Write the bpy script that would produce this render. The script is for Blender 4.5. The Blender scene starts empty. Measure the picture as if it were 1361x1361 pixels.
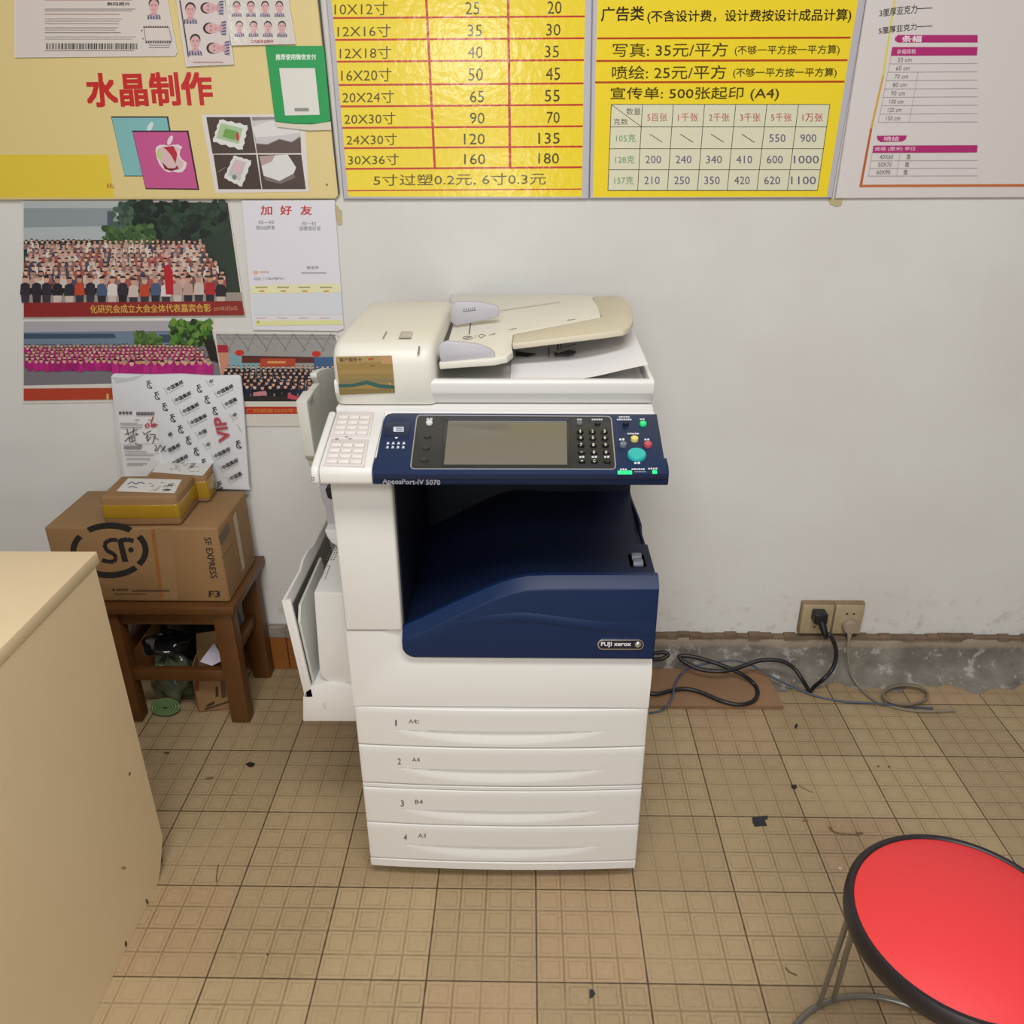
import bpy, bmesh, math, random
from mathutils import Vector, Matrix
random.seed(11)
S = bpy.context.scene
COL = S.collection
PI = math.pi

# ------------------------------------------------------------------ camera
FOC, PITCH, YAW, ROLL, EYE = 1108.6, 0.441936, 0.019415, -0.0045265, 1.481
def cam_axes():
    cp, sp = math.cos(PITCH), math.sin(PITCH)
    Rz = Matrix.Rotation(YAW, 3, 'Z')
    F = Rz @ Vector((0, cp, -sp)); R = Rz @ Vector((1, 0, 0)); U = Rz @ Vector((0, sp, cp))
    return math.cos(ROLL)*R + math.sin(ROLL)*U, -math.sin(ROLL)*R + math.cos(ROLL)*U, F
RX, UX, FX = cam_axes()
cam = bpy.data.cameras.new('camera'); camo = bpy.data.objects.new('camera', cam); COL.objects.link(camo)
M = Matrix((RX, UX, -FX)).transposed().to_4x4(); M.translation = Vector((0, 0, EYE)); camo.matrix_world = M
cam.sensor_width = 36; cam.sensor_fit = 'HORIZONTAL'; cam.lens = FOC/1361*36
cam.clip_start = 0.02
S.camera = camo

# ------------------------------------------------------------------ light
S.view_settings.view_transform = 'Standard'; S.view_settings.look = 'None'
S.view_settings.gamma = 1; S.view_settings.exposure = 0.0
W = bpy.data.worlds.new('room_ambience'); S.world = W; W.use_nodes = True
W.node_tree.nodes['Background'].inputs[0].default_value = (1.0, 0.99, 0.98, 1)
W.node_tree.nodes['Background'].inputs[1].default_value = 0.20
def area(name, loc, target, sx, sy, power, col):
    l = bpy.data.lights.new(name, 'AREA'); l.shape = 'RECTANGLE'; l.size = sx; l.size_y = sy
    l.energy = power; l.color = col
    o = bpy.data.objects.new(name, l); COL.objects.link(o); o.location = loc
    o.rotation_euler = (Vector(target)-Vector(loc)).to_track_quat('-Z', 'Y').to_euler()
    return o
area('ceiling_tube_light', (0.15, 0.15, 2.85), (0.15, 0.35, 0), 1.5, 0.6, 44, (1.0, 0.97, 0.925))
area('ceiling_tube_light', (-0.1, -1.7, 2.85), (-0.1, -1.0, 0), 1.6, 0.8, 52, (1.0, 0.98, 0.95))
area('shop_door_daylight', (-0.8, -2.6, 1.3), (-0.2, 2.0, 0.9), 1.7, 2.2, 11, (0.96, 0.985, 1.0))
area('board_glare_light', (-0.42, -2.55, 1.87), (-0.12, 2.0, 1.6), 0.5, 0.22, 8, (1.0, 0.99, 0.95))  # three small lights added behind the camera to put glare on the boards
area('board_glare_light', (-0.22, -2.55, 1.02), (-0.1, 2.0, 1.3), 0.34, 0.12, 3.5, (1.0, 0.99, 0.95))
area('board_glare_light', (-2.15, -2.5, 1.95), (-0.7, 2.0, 1.6), 0.3, 0.3, 4, (1.0, 0.99, 0.95))

# ------------------------------------------------------------------ helpers
def lin(h):
    if not isinstance(h, str): return tuple(h)
    r = []
    for i in (0, 2, 4):
        c = int(h[i:i+2], 16)/255
        r.append(c/12.92 if c <= 0.04045 else ((c+0.055)/1.055)**2.4)
    return tuple(r)
def ray(px, py): return FX + RX*((px-681)/FOC) - UX*((py-680)/FOC)
def on(px, py, P, N):
    d = ray(px, py); N = Vector(N); c = Vector((0, 0, EYE))
    return c + d*((Vector(P)-c).dot(N)/d.dot(N))
def onY(px, py, y): return on(px, py, (0, y, 0), (0, 1, 0))
def onZ(px, py, z): return on(px, py, (0, 0, z), (0, 0, 1))
def onX(px, py, x): return on(px, py, (x, 0, 0), (1, 0, 0))

_m = {}
def mat(name, col, rough=0.5, metal=0.0, spec=0.5, coat=0.0, noise=0.0, nscale=30.0, bump=0.0, bscale=80.0, attr=False, emit=None, trans=0.0, alpha=1.0):
    if name in _m: return _m[name]
    m = bpy.data.materials.new(name); m.use_nodes = True; nt = m.node_tree; n = nt.nodes; b = n['Principled BSDF']
    c = lin(col) if col else (1, 1, 1)
    b.inputs['Base Color'].default_value = (*c, 1); b.inputs['Roughness'].default_value = rough
    b.inputs['Metallic'].default_value = metal; b.inputs['Specular IOR Level'].default_value = spec
    b.inputs['Coat Weight'].default_value = coat; b.inputs['Coat Roughness'].default_value = 0.12
    b.inputs['Transmission Weight'].default_value = trans; b.inputs['Alpha'].default_value = alpha
    src = None
    if attr:
        a = n.new('ShaderNodeVertexColor'); a.layer_name = 'Col'; src = a.outputs['Color']
    if noise:
        tc = n.new('ShaderNodeTexCoord'); t = n.new('ShaderNodeTexNoise'); t.inputs['Scale'].default_value = nscale
        t.inputs['Detail'].default_value = 6; nt.links.new(tc.outputs['Object'], t.inputs['Vector'])
        mr = n.new('ShaderNodeMapRange'); mr.inputs[3].default_value = 1-noise; mr.inputs[4].default_value = 1+noise
        nt.links.new(t.outputs['Fac'], mr.inputs[0])
        mx = n.new('ShaderNodeVectorMath'); mx.operation = 'SCALE'
        if src: nt.links.new(src, mx.inputs[0])
        else: mx.inputs[0].default_value = c
        nt.links.new(mr.outputs[0], mx.inputs['Scale']); src = mx.outputs[0]
    if src: nt.links.new(src, b.inputs['Base Color'])
    if bump:
        tc = n.new('ShaderNodeTexCoord'); t = n.new('ShaderNodeTexNoise'); t.inputs['Scale'].default_value = bscale
        t.inputs['Detail'].default_value = 3; nt.links.new(tc.outputs['Object'], t.inputs['Vector'])
        bp = n.new('ShaderNodeBump'); bp.inputs['Strength'].default_value = bump; bp.inputs['Distance'].default_value = 0.002
        nt.links.new(t.outputs['Fac'], bp.inputs['Height']); nt.links.new(bp.outputs['Normal'], b.inputs['Normal'])
    if emit:
        b.inputs['Emission Color'].default_value = (*lin(emit[0]), 1); b.inputs['Emission Strength'].default_value = emit[1]
    _m[name] = m
    return m

WL = {}
def thing(name, label, cat, loc=(0, 0, 0), group=None):
    o = bpy.data.objects.new(name, None); COL.objects.link(o); o.location = loc; o.empty_display_size = 0.05
    tag(o, label, cat, group); WL[o.name] = Vector(loc); return o
def tag(o, label, cat, group=None):
    o['label'] = label; o['category'] = cat
    if group: o['group'] = group
    return o
def obj(name, bm, material, parent=None, smooth=True, angle=38, label=None, loc=None):
    base = WL[parent.name] if parent else Vector(loc or (0, 0, 0))
    bmesh.ops.translate(bm, verts=bm.verts, vec=-base)
    if smooth:
        bm.normal_update(); ca = math.radians(angle)
        for f in bm.faces: f.smooth = True
        for e in bm.edges:
            if len(e.link_faces) == 2: e.smooth = e.calc_face_angle(0) < ca
            else: e.smooth = False
    me = bpy.data.meshes.new(name); bm.to_mesh(me); bm.free()
    for mm in (material if isinstance(material, (list, tuple)) else [material]): me.materials.append(mm)
    o = bpy.data.objects.new(name, me); COL.objects.link(o)
    if parent: o.parent = parent
    else: o.location = base
    WL[o.name] = base
    if label: o['label'] = label
    return o
def struct(name, bm, material, **k):
    o = obj(name, bm, material, **k); o['kind'] = 'structure'; return o

def NB(): return bmesh.new()
def join(bm, other):
    me = bpy.data.meshes.new('tmp'); other.to_mesh(me); other.free(); bm.from_mesh(me); bpy.data.meshes.remove(me)
def box(bm, x0, x1, y0, y1, z0, z1, r=0.0, seg=2, mx=None):
    b = bmesh.new(); bmesh.ops.create_cube(b, size=1)
    for v in b.verts: v.co = Vector(((x0+x1)/2+v.co.x*(x1-x0), (y0+y1)/2+v.co.y*(y1-y0), (z0+z1)/2+v.co.z*(z1-z0)))
    if r: bmesh.ops.bevel(b, geom=b.edges[:], offset=r, segments=seg, profile=0.5, affect='EDGES')
    if mx is not None: b.transform(mx)
    join(bm, b)
def prism(bm, pts, axis, a, c, r=0.0, seg=2):
    """polygon extruded along an axis: X -> pts are (y,z), Y -> (x,z), Z -> (x,y)"""
    b = bmesh.new()
    def V(p, t): return {'X': Vector((t, p[0], p[1])), 'Y': Vector((p[0], t, p[1])), 'Z': Vector((p[0], p[1], t))}[axis]
    v0 = [b.verts.new(V(p, a)) for p in pts]; v1 = [b.verts.new(V(p, c)) for p in pts]; n = len(pts)
    b.faces.new(v0); b.faces.new(v1[::-1])
    for i in range(n): b.faces.new((v0[i], v1[i], v1[(i+1) % n], v0[(i+1) % n]))
    bmesh.ops.recalc_face_normals(b, faces=b.faces[:])
    if r:
        es = [e for e in b.edges if e.calc_face_angle(0) > 0.35]
        bmesh.ops.bevel(b, geom=es, offset=r, segments=seg, profile=0.5, affect='EDGES')
    join(bm, b)
def slab(bm, pts, N, t, r=0.0, seg=2):
    """a plate: 3D outline pts (front face) extruded backwards along -N by t"""
    b = bmesh.new(); N = Vector(N).normalized()
    v0 = [b.verts.new(p) for p in pts]; v1 = [b.verts.new(Vector(p)-N*t) for p in pts]; n = len(pts)
    b.faces.new(v0); b.faces.new(v1[::-1])
    for i in range(n): b.faces.new((v0[i], v1[i], v1[(i+1) % n], v0[(i+1) % n]))
    bmesh.ops.recalc_face_normals(b, faces=b.faces[:])
    if r:
        es = [e for e in b.edges if e.calc_face_angle(0) > 0.5]
        bmesh.ops.bevel(b, geom=es, offset=r, segments=seg, profile=0.5, affect='EDGES')
    join(bm, b)
def catmull(pts, k=8, closed=False):
    pts = [Vector(p) for p in pts]; out = []; n = len(pts)
    rng = n if closed else n-1
    for i in range(rng):
        if closed: a, b, c, d = pts[i-1], pts[i], pts[(i+1) % n], pts[(i+2) % n]
        else: a, b, c, d = pts[max(i-1, 0)], pts[i], pts[i+1], pts[min(i+2, n-1)]
        for j in range(k):
            t = j/k
            out.append(0.5*((2*b)+(c-a)*t+(2*a-5*b+4*c-d)*t*t+(3*b-a-3*c+d)*t**3))
    if not closed: out.append(pts[-1])
    return out
def tube(bm, pts, r, seg=10, closed=False, caps=True):
    pts = [Vector(p) for p in pts]; n = len(pts); rings = []; prev = None
    for i, p in enumerate(pts):
        if closed: t = pts[(i+1) % n]-pts[i-1]
        else: t = pts[min(i+1, n-1)]-pts[max(i-1, 0)]
        t = t.normalized() if t.length > 1e-9 else Vector((0, 0, 1))
        if prev is None:
            u = t.orthogonal().normalized()
        else:
            u = prev - t*prev.dot(t); u = u.normalized() if u.length > 1e-6 else t.orthogonal().normalized()
        prev = u; w = t.cross(u)
        rr = r[i] if isinstance(r, (list, tuple)) else r
        rings.append([bm.verts.new(p+(u*math.cos(a)+w*math.sin(a))*rr) for a in [2*PI*k/seg for k in range(seg)]])
    m = n if closed else n-1
    for i in range(m):
        A, B = rings[i], rings[(i+1) % n]
        for k in range(seg): bm.faces.new((A[k], A[(k+1) % seg], B[(k+1) % seg], B[k]))
    if caps and not closed: bm.faces.new(rings[0][::-1]); bm.faces.new(rings[-1])
def lathe(bm, prof, c=(0, 0, 0), seg=48, N=(0, 0, 1)):
    """prof: (radius, height) list around axis N through c"""
    b = bmesh.new(); rings = []
    for r, h in prof:
        if r < 1e-6: rings.append([b.verts.new((0, 0, h))])
        else: rings.append([b.verts.new((r*math.cos(2*PI*k/seg), r*math.sin(2*PI*k/seg), h)) for k in range(seg)])
    for A, B in zip(rings, rings[1:]):
        for k in range(seg):
            k2 = (k+1) % seg
            if len(A) == 1 and len(B) == 1: continue
            if len(A) == 1: b.faces.new((A[0], B[k2], B[k]))
            elif len(B) == 1: b.faces.new((A[k], A[k2], B[0]))
            else: b.faces.new((A[k], A[k2], B[k2], B[k]))
    bmesh.ops.recalc_face_normals(b, faces=b.faces[:])
    q = Vector((0, 0, 1)).rotation_difference(Vector(N).normalized()).to_matrix().to_4x4()
    b.transform(Matrix.Translation(Vector(c)) @ q); join(bm, b)
def grid(bm, fn, nu, nv):
    vs = [[bm.verts.new(fn(i/nu, j/nv)) for j in range(nv+1)] for i in range(nu+1)]
    for i in range(nu):
        for j in range(nv): bm.faces.new((vs[i][j], vs[i+1][j], vs[i+1][j+1], vs[i][j+1]))
    return vs

# ---- text outlines (flat meshes), cached
_tx = {}
def glyphs(s, bold=0.0):
    k = (s, bold)
    if k in _tx: return _tx[k]
    c = bpy.data.curves.new('t', 'FONT'); c.body = s; c.resolution_u = 2; c.offset = bold
    o = bpy.data.objects.new('t', c); COL.objects.link(o)
    dg = bpy.context.evaluated_depsgraph_get(); me = bpy.data.meshes.new_from_object(o.evaluated_get(dg))
    vs = [(v.co.x, v.co.y) for v in me.vertices]; fs = [tuple(p.vertices) for p in me.polygons]
    bpy.data.objects.remove(o); bpy.data.curves.remove(c); bpy.data.meshes.remove(me)
    x0 = min(v[0] for v in vs); x1 = max(v[0] for v in vs); y0 = min(v[1] for v in vs); y1 = max(v[1] for v in vs)
    vs = [((x-x0)/max(x1-x0, 1e-6), (y1-y)/max(y1-y0, 1e-6)) for x, y in vs]
    _tx[k] = (vs, fs); return _tx[k]

class Print:
    """coloured ink shapes printed on a plane; coordinates are measured on the photograph and cast on that plane"""
    def __init__(s, P, N, lift=0.0002, step=0.00003):
        s.P = Vector(P); s.N = Vector(N).normalized(); s.v = []; s.f = []; s.c = []; s.L = lift; s.step = step
        if s.N.dot(Vector((0, 0, EYE))-s.P) < 0: s.N = -s.N
    def up(s, k=1): s.L += s.step*k
    def pt(s, x, y): return on(x, y, s.P + s.N*s.L, s.N)
    def poly(s, pts, col, up=True):
        if up: s.up()
        b = len(s.v); s.v += [s.pt(*p) for p in pts]; s.f.append(tuple(range(b, b+len(pts)))); s.c.append(lin(col))
    def rect(s, x0, y0, x1, y1, col, up=True): s.poly([(x0, y0), (x1, y0), (x1, y1), (x0, y1)], col, up)
    def line(s, x0, y0, x1, y1, w, col, up=True):
        d = math.hypot(x1-x0, y1-y0) or 1; nx, ny = -(y1-y0)/d*w/2, (x1-x0)/d*w/2
        s.poly([(x0+nx, y0+ny), (x1+nx, y1+ny), (x1-nx, y1-ny), (x0-nx, y0-ny)], col, up)
    def path(s, pts, w, col):
        s.up()
        for a, b in zip(pts, pts[1:]): s.line(*a, *b, w, col, False)
    def ell(s, cx, cy, rx, ry, col, rot=0.0, n=20, up=True, a0=0, a1=2*PI):
        c, q = math.cos(rot), math.sin(rot); P = []
        for k in range(n):
            a = a0+(a1-a0)*k/(n if a1-a0 > 6.28 else n-1); x, y = rx*math.cos(a), ry*math.sin(a); P.append((cx+x*c-y*q, cy+x*q+y*c))
        s.poly(P, col, up)
    def arc(s, cx, cy, rx, ry, a0, a1, w, col, n=16):
        s.up(); P = []; Q = []
        for k in range(n+1):
            a = a0+(a1-a0)*k/n; P.append((cx+(rx+w/2)*math.cos(a), cy+(ry+w/2)*math.sin(a))); Q.append((cx+(rx-w/2)*math.cos(a), cy+(ry-w/2)*math.sin(a)))
        for k in range(n): s.poly([P[k], P[k+1], Q[k+1], Q[k]], col, False)
    def text(s, t, quad, col, bold=0.0, up=True):
        """quad = (x0,y0,x1,y1) box or 4 corners TL,TR,BR,BL"""
        if len(quad) == 4 and not isinstance(quad[0], (tuple, list)):
            x0, y0, x1, y1 = quad; quad = [(x0, y0), (x1, y0), (x1, y1), (x0, y1)]
        if up: s.up()
        vs, fs = glyphs(t, 0.0); cl = lin(col)
        if t == '1': vs = [(.3+.4*u, v) for u, v in vs]
        if t in '-*': vs = [(u, .35+.3*v) for u, v in vs]
        k = max(bold, 0.0)*1.1
        du = k/max(sum(1.0 if ord(ch) > 255 else .6 for ch in t), 1)
        for ou, ov in ([(0, 0)] if k == 0 else [(-du, -k), (du, -k), (du, k), (-du, k)] + ([(0, 0)] if k > .02 else [])):
            if k: s.up()
            A, B, C_, D = [s.pt(*q) for q in quad]; b = len(s.v)
            for u, v in vs: u += ou; v += ov; s.v.append((A*(1-u)+B*u)*(1-v)+(D*(1-u)+C_*u)*v)
            for f in fs: s.f.append(tuple(b+i for i in f)); s.c.append(cl)
    def build(s, name, material, parent, label=None, loc=None):
        base = WL[parent.name] if parent else Vector(loc or (0, 0, 0))
        me = bpy.data.meshes.new(name); me.from_pydata([v-base for v in s.v], [], s.f)
        at = me.color_attributes.new('Col', 'FLOAT_COLOR', 'CORNER'); buf = []
        for p, c in zip(me.polygons, s.c): buf += [*c, 1.0]*p.loop_total
        at.data.foreach_set('color', buf)
        # make every ink face look at the room
        bm = bmesh.new(); bm.from_mesh(me); bm.normal_update()
        fl = [f for f in bm.faces if f.normal.dot(s.N) < 0]; bmesh.ops.reverse_faces(bm, faces=fl); bm.to_mesh(me); bm.free()
        me.materials.append(material); o = bpy.data.objects.new(name, me); COL.objects.link(o)
        if parent: o.parent = parent
        WL[o.name] = base
        if label: o['label'] = label
        return o

INK_GLOSS = mat('laminated_print', None, rough=0.16, attr=True, bump=0.35, bscale=55)
INK_SATIN = mat('photo_paper_print', None, rough=0.35, attr=True, bump=0.12, bscale=30)
INK_MATT = mat('paper_print', None, rough=0.65, attr=True)

# ------------------------------------------------------------------ node maths
class NX:
    def __init__(s, m): s.nt = m.node_tree
    def m(s, op, a, b=None, c=None):
        n = s.nt.nodes.new('ShaderNodeMath'); n.operation = op
        for i, x in enumerate((a, b, c)):
            if x is None: continue
            if isinstance(x, (int, float)): n.inputs[i].default_value = x
            else: s.nt.links.new(x, n.inputs[i])
        return n.outputs[0]
    def mix(s, f, a, b):
        n = s.nt.nodes.new('ShaderNodeMix'); n.data_type = 'RGBA'
        for i, x in ((0, f), (6, a), (7, b)):
            if isinstance(x, (int, float)): n.inputs[i].default_value = x
            elif isinstance(x, tuple): n.inputs[i].default_value = (*x, 1)
            else: s.nt.links.new(x, n.inputs[i])
        return n.outputs[2]
    def noise(s, vec, sc, det=4, rough=0.5):
        n = s.nt.nodes.new('ShaderNodeTexNoise'); n.inputs['Scale'].default_value = sc; n.inputs['Detail'].default_value = det
        n.inputs['Roughness'].default_value = rough
        s.nt.links.new(vec, n.inputs['Vector']); return n.outputs['Fac']
    def rng(s, x, a, b, c, d):
        n = s.nt.nodes.new('ShaderNodeMapRange')
        for i, q in enumerate((x, a, b, c, d)):
            if isinstance(q, (int, float)): n.inputs[i].default_value = q
            else: s.nt.links.new(q, n.inputs[i])
        return n.outputs[0]

# ------------------------------------------------------------------ floor
TILE = 0.21
def floor_material():
    m = bpy.data.materials.new('embossed_floor_tiles'); m.use_nodes = True; X = NX(m); nt = m.node_tree; b = nt.nodes['Principled BSDF']
    g = nt.nodes.new('ShaderNodeNewGeometry'); sp = nt.nodes.new('ShaderNodeSeparateXYZ'); nt.links.new(g.outputs['Position'], sp.inputs[0])
    u = X.m('DIVIDE', X.m('ADD', sp.outputs[0], 3.892067*TILE+40*TILE), TILE); v = X.m('DIVIDE', X.m('ADD', sp.outputs[1], (60-7.991324)*TILE), TILE)
    def edge(t, k):          # distance to nearest line, in metres
        f = X.m('FRACT', X.m('MULTIPLY', t, float(k))); return X.m('MULTIPLY', X.m('MINIMUM', f, X.m('SUBTRACT', 1.0, f)), TILE/k)
    du, dv = edge(u, 1), edge(v, 1); d1 = X.m('MINIMUM', du, dv)
    d4 = X.m('MINIMUM', edge(u, 4), edge(v, 4))
    wob = X.m('MULTIPLY', X.m('SUBTRACT', X.noise(g.outputs['Position'], 45, 3), 0.5), 0.0016)
    joint = X.rng(X.m('ADD', d1, wob), 0.0006, 0.0020, 1.0, 0.0)
    groove = X.rng(X.m('ADD', d4, wob), 0.0002, 0.0030, 1.0, 0.0)
    ring = X.rng(X.m('ABSOLUTE', X.m('SUBTRACT', d4, 0.0085)), 0.0, 0.0022, 1.0, 0.0)
    cx = nt.nodes.new('ShaderNodeCombineXYZ'); nt.links.new(X.m('FLOOR', u), cx.inputs[0]); nt.links.new(X.m('FLOOR', v), cx.inputs[1])
    wn = nt.nodes.new('ShaderNodeTexWhiteNoise'); wn.noise_dimensions = '2D'; nt.links.new(cx.outputs[0], wn.inputs['Vector'])
    tv = wn.outputs['Value']
    base = X.mix(tv, lin('9d8767'), lin('b49d79'))
    base = X.mix(X.rng(wn.outputs['Value'], 0.80, 0.82, 0.0, 0.40), base, lin('a07c62'))
    big = X.noise(g.outputs['Position'], 2.2, 5, 0.6); fine = X.noise(g.outputs['Position'], 120, 3)
    base = X.mix(X.rng(big, 0.45, 0.75, 0.0, 0.35), base, lin('837252'))
    base = X.mix(X.rng(fine, 0.35, 0.75, 0.0, 0.22), base, lin('c4b08c'))
    wear = X.noise(g.outputs['Position'], 5.5, 3)
    gcol = X.mix(X.m('MULTIPLY', groove, X.rng(wear, 0.3, 0.6, 0.25, 0.72)), base, lin('665337'))
    gcol = X.mix(X.m('MULTIPLY', ring, X.rng(wear, 0.35, 0.65, 0.12, 0.48)), gcol, lin('735f41'))
    fin = X.mix(X.m('MULTIPLY', joint, 0.88), gcol, lin('42321f'))
    nt.links.new(fin, b.inputs['Base Color'])
    nt.links.new(X.rng(fine, 0.3, 0.7, 0.42, 0.62), b.inputs['Roughness'])
    h = X.m('SUBTRACT', 1.0, X.m('ADD', X.m('MULTIPLY', groove, 0.5), X.m('ADD', X.m('MULTIPLY', ring, 0.25), joint)))
    bp = nt.nodes.new('ShaderNodeBump'); bp.inputs['Strength'].default_value = 0.5; bp.inputs['Distance'].default_value = 0.0015
    nt.links.new(h, bp.inputs['Height']); nt.links.new(bp.outputs['Normal'], b.inputs['Normal'])
    return m
bm = NB(); box(bm, -3.2, 3.2, -2.9, 2.05, -0.06, 0.0); FLOOR = struct('floor', bm, floor_material(), smooth=False)

# ------------------------------------------------------------------ wall
def wall_material():
    m = bpy.data.materials.new('painted_plaster_wall'); m.use_nodes = True; X = NX(m); nt = m.node_tree; b = nt.nodes['Principled BSDF']
    g = nt.nodes.new('ShaderNodeNewGeometry'); sp = nt.nodes.new('ShaderNodeSeparateXYZ'); nt.links.new(g.outputs['Position'], sp.inputs[0])
    n1 = X.noise(g.outputs['Position'], 2.5, 6, 0.6); n2 = X.noise(g.outputs['Position'], 26, 5, 0.65)
    c = X.mix(X.rng(n1, 0.35, 0.7, 0.0, 1.0), lin('dcdcd9'), lin('d4d2ce'))
    dirt = X.m('MULTIPLY', X.rng(n2, 0.56, 0.72, 0.0, 0.55), X.rng(sp.outputs[2], 0.12, 0.34, 1.0, 0.0))
    c = X.mix(dirt, c, lin('a39586'))
    nt.links.new(c, b.inputs['Base Color']); b.inputs['Roughness'].default_value = 0.6
    bp = nt.nodes.new('ShaderNodeBump'); bp.inputs['Strength'].default_value = 0.15; bp.inputs['Distance'].default_value = 0.002
    nt.links.new(n2, bp.inputs['Height']); nt.links.new(bp.outputs['Normal'], b.inputs['Normal'])
    return m
bm = NB(); box(bm, -3.2, 3.2, 2.05, 2.20, -0.06, 3.0); struct('wall_back', bm, wall_material(), smooth=False)

# ---- broken skirting: glazed brown tiles on the left, bare mortar on the right
def mortar_material():
    m = bpy.data.materials.new('bare_grey_mortar'); m.use_nodes = True; X = NX(m); nt = m.node_tree; b = nt.nodes['Principled BSDF']
    g = nt.nodes.new('ShaderNodeNewGeometry'); sp = nt.nodes.new('ShaderNodeSeparateXYZ'); nt.links.new(g.outputs['Position'], sp.inputs[0])
    n1 = X.noise(g.outputs['Position'], 9, 6, 0.65); n2 = X.noise(g.outputs['Position'], 22, 6, 0.7)
    c = X.mix(X.rng(n1, 0.38, 0.62, 0.0, 1.0), lin('6d675f'), lin('8a847a'))
    c = X.mix(X.rng(n2, 0.55, 0.62, 0.0, 0.8), c, lin('b0aaa2'))
    c = X.mix(X.rng(X.m('ADD', sp.outputs[2], X.m('MULTIPLY', n2, 0.03)), 0.098, 0.112, 0.0, 0.8), c, lin('a2917f'))
    nt.links.new(c, b.inputs['Base Color']); b.inputs['Roughness'].default_value = 0.9
    bp = nt.nodes.new('ShaderNodeBump'); bp.inputs['Strength'].default_value = 0.6; bp.inputs['Distance'].default_value = 0.006
    nt.links.new(n1, bp.inputs['Height']); nt.links.new(bp.outputs['Normal'], b.inputs['Normal'])
    return m
bm = NB()
def mort(u, v):
    x = 0.02+u*3.15; j = 0.004*math.sin(x*23)+0.003*math.sin(x*57+1)
    top = 0.122+0.003*math.sin(x*41)
    prof = [(2.049, top), (2.038+j, top-0.004), (2.034+j, 0.07), (2.022+j*1.5, 0.03), (1.985+3*j, 0.006), (1.962+4*j, 0.0005)]
    t = v*(len(prof)-1); i = min(int(t), len(prof)-2); t -= i
    return Vector((x, prof[i][0]*(1-t)+prof[i+1][0]*t, prof[i][1]*(1-t)+prof[i+1][1]*t))
grid(bm, mort, 220, 15); struct('trim_1', bm, mortar_material(), angle=80)
bm = NB()
for k in range(90):                      # ragged reddish lip left where the skirting tiles broke off
    x = 0.03+k*0.034; h = random.uniform(0.004, 0.011)
    box(bm, x, x+0.035, 2.026+random.uniform(0, 0.008), 2.05, 0.117+random.uniform(-.002, .002), 0.121+h, 0.0015, 1)
struct('trim_2', bm, mat('broken_red_tile_edge', '74604f', 0.9, noise=0.6, nscale=25), angle=30)
bm = NB()
x = -3.1
while x < 0.0:
    box(bm, x, x+0.298, 2.030, 2.05, 0.0, 0.112, 0.002, 1); x += 0.3
struct('baseboard_back', bm, mat('brown_glazed_skirting_tile', '8a5526', 0.35, noise=0.2, nscale=12), angle=30)
bm = NB(); x = -3.1
while x < 0.0:
    box(bm, x, x+0.052, 2.022+random.uniform(0, .006), 2.05, 0.112, 0.138+random.uniform(0, 0.012), 0.003, 1); x += 0.05
struct('trim_3', bm, mat('crumbling_skirting_top', '8d8378', 0.9, noise=0.5, nscale=30), angle=30)

# ------------------------------------------------------------------ boards on the wall
def plate(name, pts, depth, thick, material, label, cat, group=None, r=0.002):
    """flat sheet or board hung on the wall: outline cast on the wall plane, front at depth in front of the wall"""
    P = [onY(px, py, 2.05-depth) for px, py in pts]; c = sum(P, Vector())/len(P)
    bm = NB(); slab(bm, P, (0, -1, 0), thick, r, 1)
    o = obj(name, bm, material, loc=(c.x, 2.05-depth, min(p.z for p in P)))
    return tag(o, label, cat, group)
def wp(depth): return Print((0, 2.05-depth, 0), (0, -1, 0))
GREYF = mat('grey_board_edge', 'b9b6c0', 0.35); CREAM = mat('cream_yellow_board', 'dcc98c', 0.3)
PAPER = mat('white_paper', 'e3e1e4', 0.55)

# --- cream sign board
b1 = plate('sign_board', [(-130, -150), (406, -150), (451, 258), (447, 264), (-130, 266)], 0.012, 0.011, CREAM,
           'cream yellow laminated sign board with large red characters above the group photos', 'sign')
p = wp(0.012)
p.poly([(-127, -145), (404, -145), (447, 256), (444, 261), (-127, 263)], 'dfcb8e')
p.poly([(417, -60), (420, -60), (452, 257), (450, 259)], '3a3030')
p.poly([(-127, 205), (144, 205), (152, 262), (-127, 262)], 'e2c73e')
p.text('水晶制作', [(114, 98), (279, 96), (284, 138), (118, 141)], 'c41f1c', 0.03)
p.text('有机L', (142, 243, 152, 250), 'a02a1c')
# two photo frames (cyan one behind, pink one in front)
p.poly([(148, 154), (224, 154), (238, 234), (166, 234)], '2a3c42'); p.poly([(149, 156), (222, 156), (236, 233), (166, 233)], '7fb9bb')
p.ell(200, 168, 3.2, 7, 'cfdfe2', 0.45)
p.poly([(176, 173), (251, 173), (265.5, 252), (194, 251)], '3a1c2c'); p.poly([(177, 175), (249, 175), (263, 250), (194, 249.5)], 'c4568f')
p.ell(226.5, 186, 3, 6.8, 'e5d3dc', 0.42)
A = [(207, 200), (208, 195), (213, 192), (219, 192), (224, 193.5), (230, 192), (237, 191.5), (243, 195), (240, 199), (239, 205), (242, 211), (249, 216), (247, 223), (243, 228),
     (237, 229), (231, 227.5), (225, 228.5), (219, 226), (213, 219), (209, 210)]
p.poly(A, 'e6d6de'); p.poly([(225+(x-225)*.84, 210+(y-210)*.84) for x, y in A], 'd9b9bb')
p.poly([(217, 195), (231, 193.5), (236, 204), (234, 217), (228, 206), (222, 199)], 'b32a35'); p.ell(212, 205, 3.4, 7, 'b9cf8a', -0.3); p.poly([(216, 215), (224, 223), (233, 223), (236, 219), (238, 224), (228, 227), (219, 224)], '7c2430')
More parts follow.
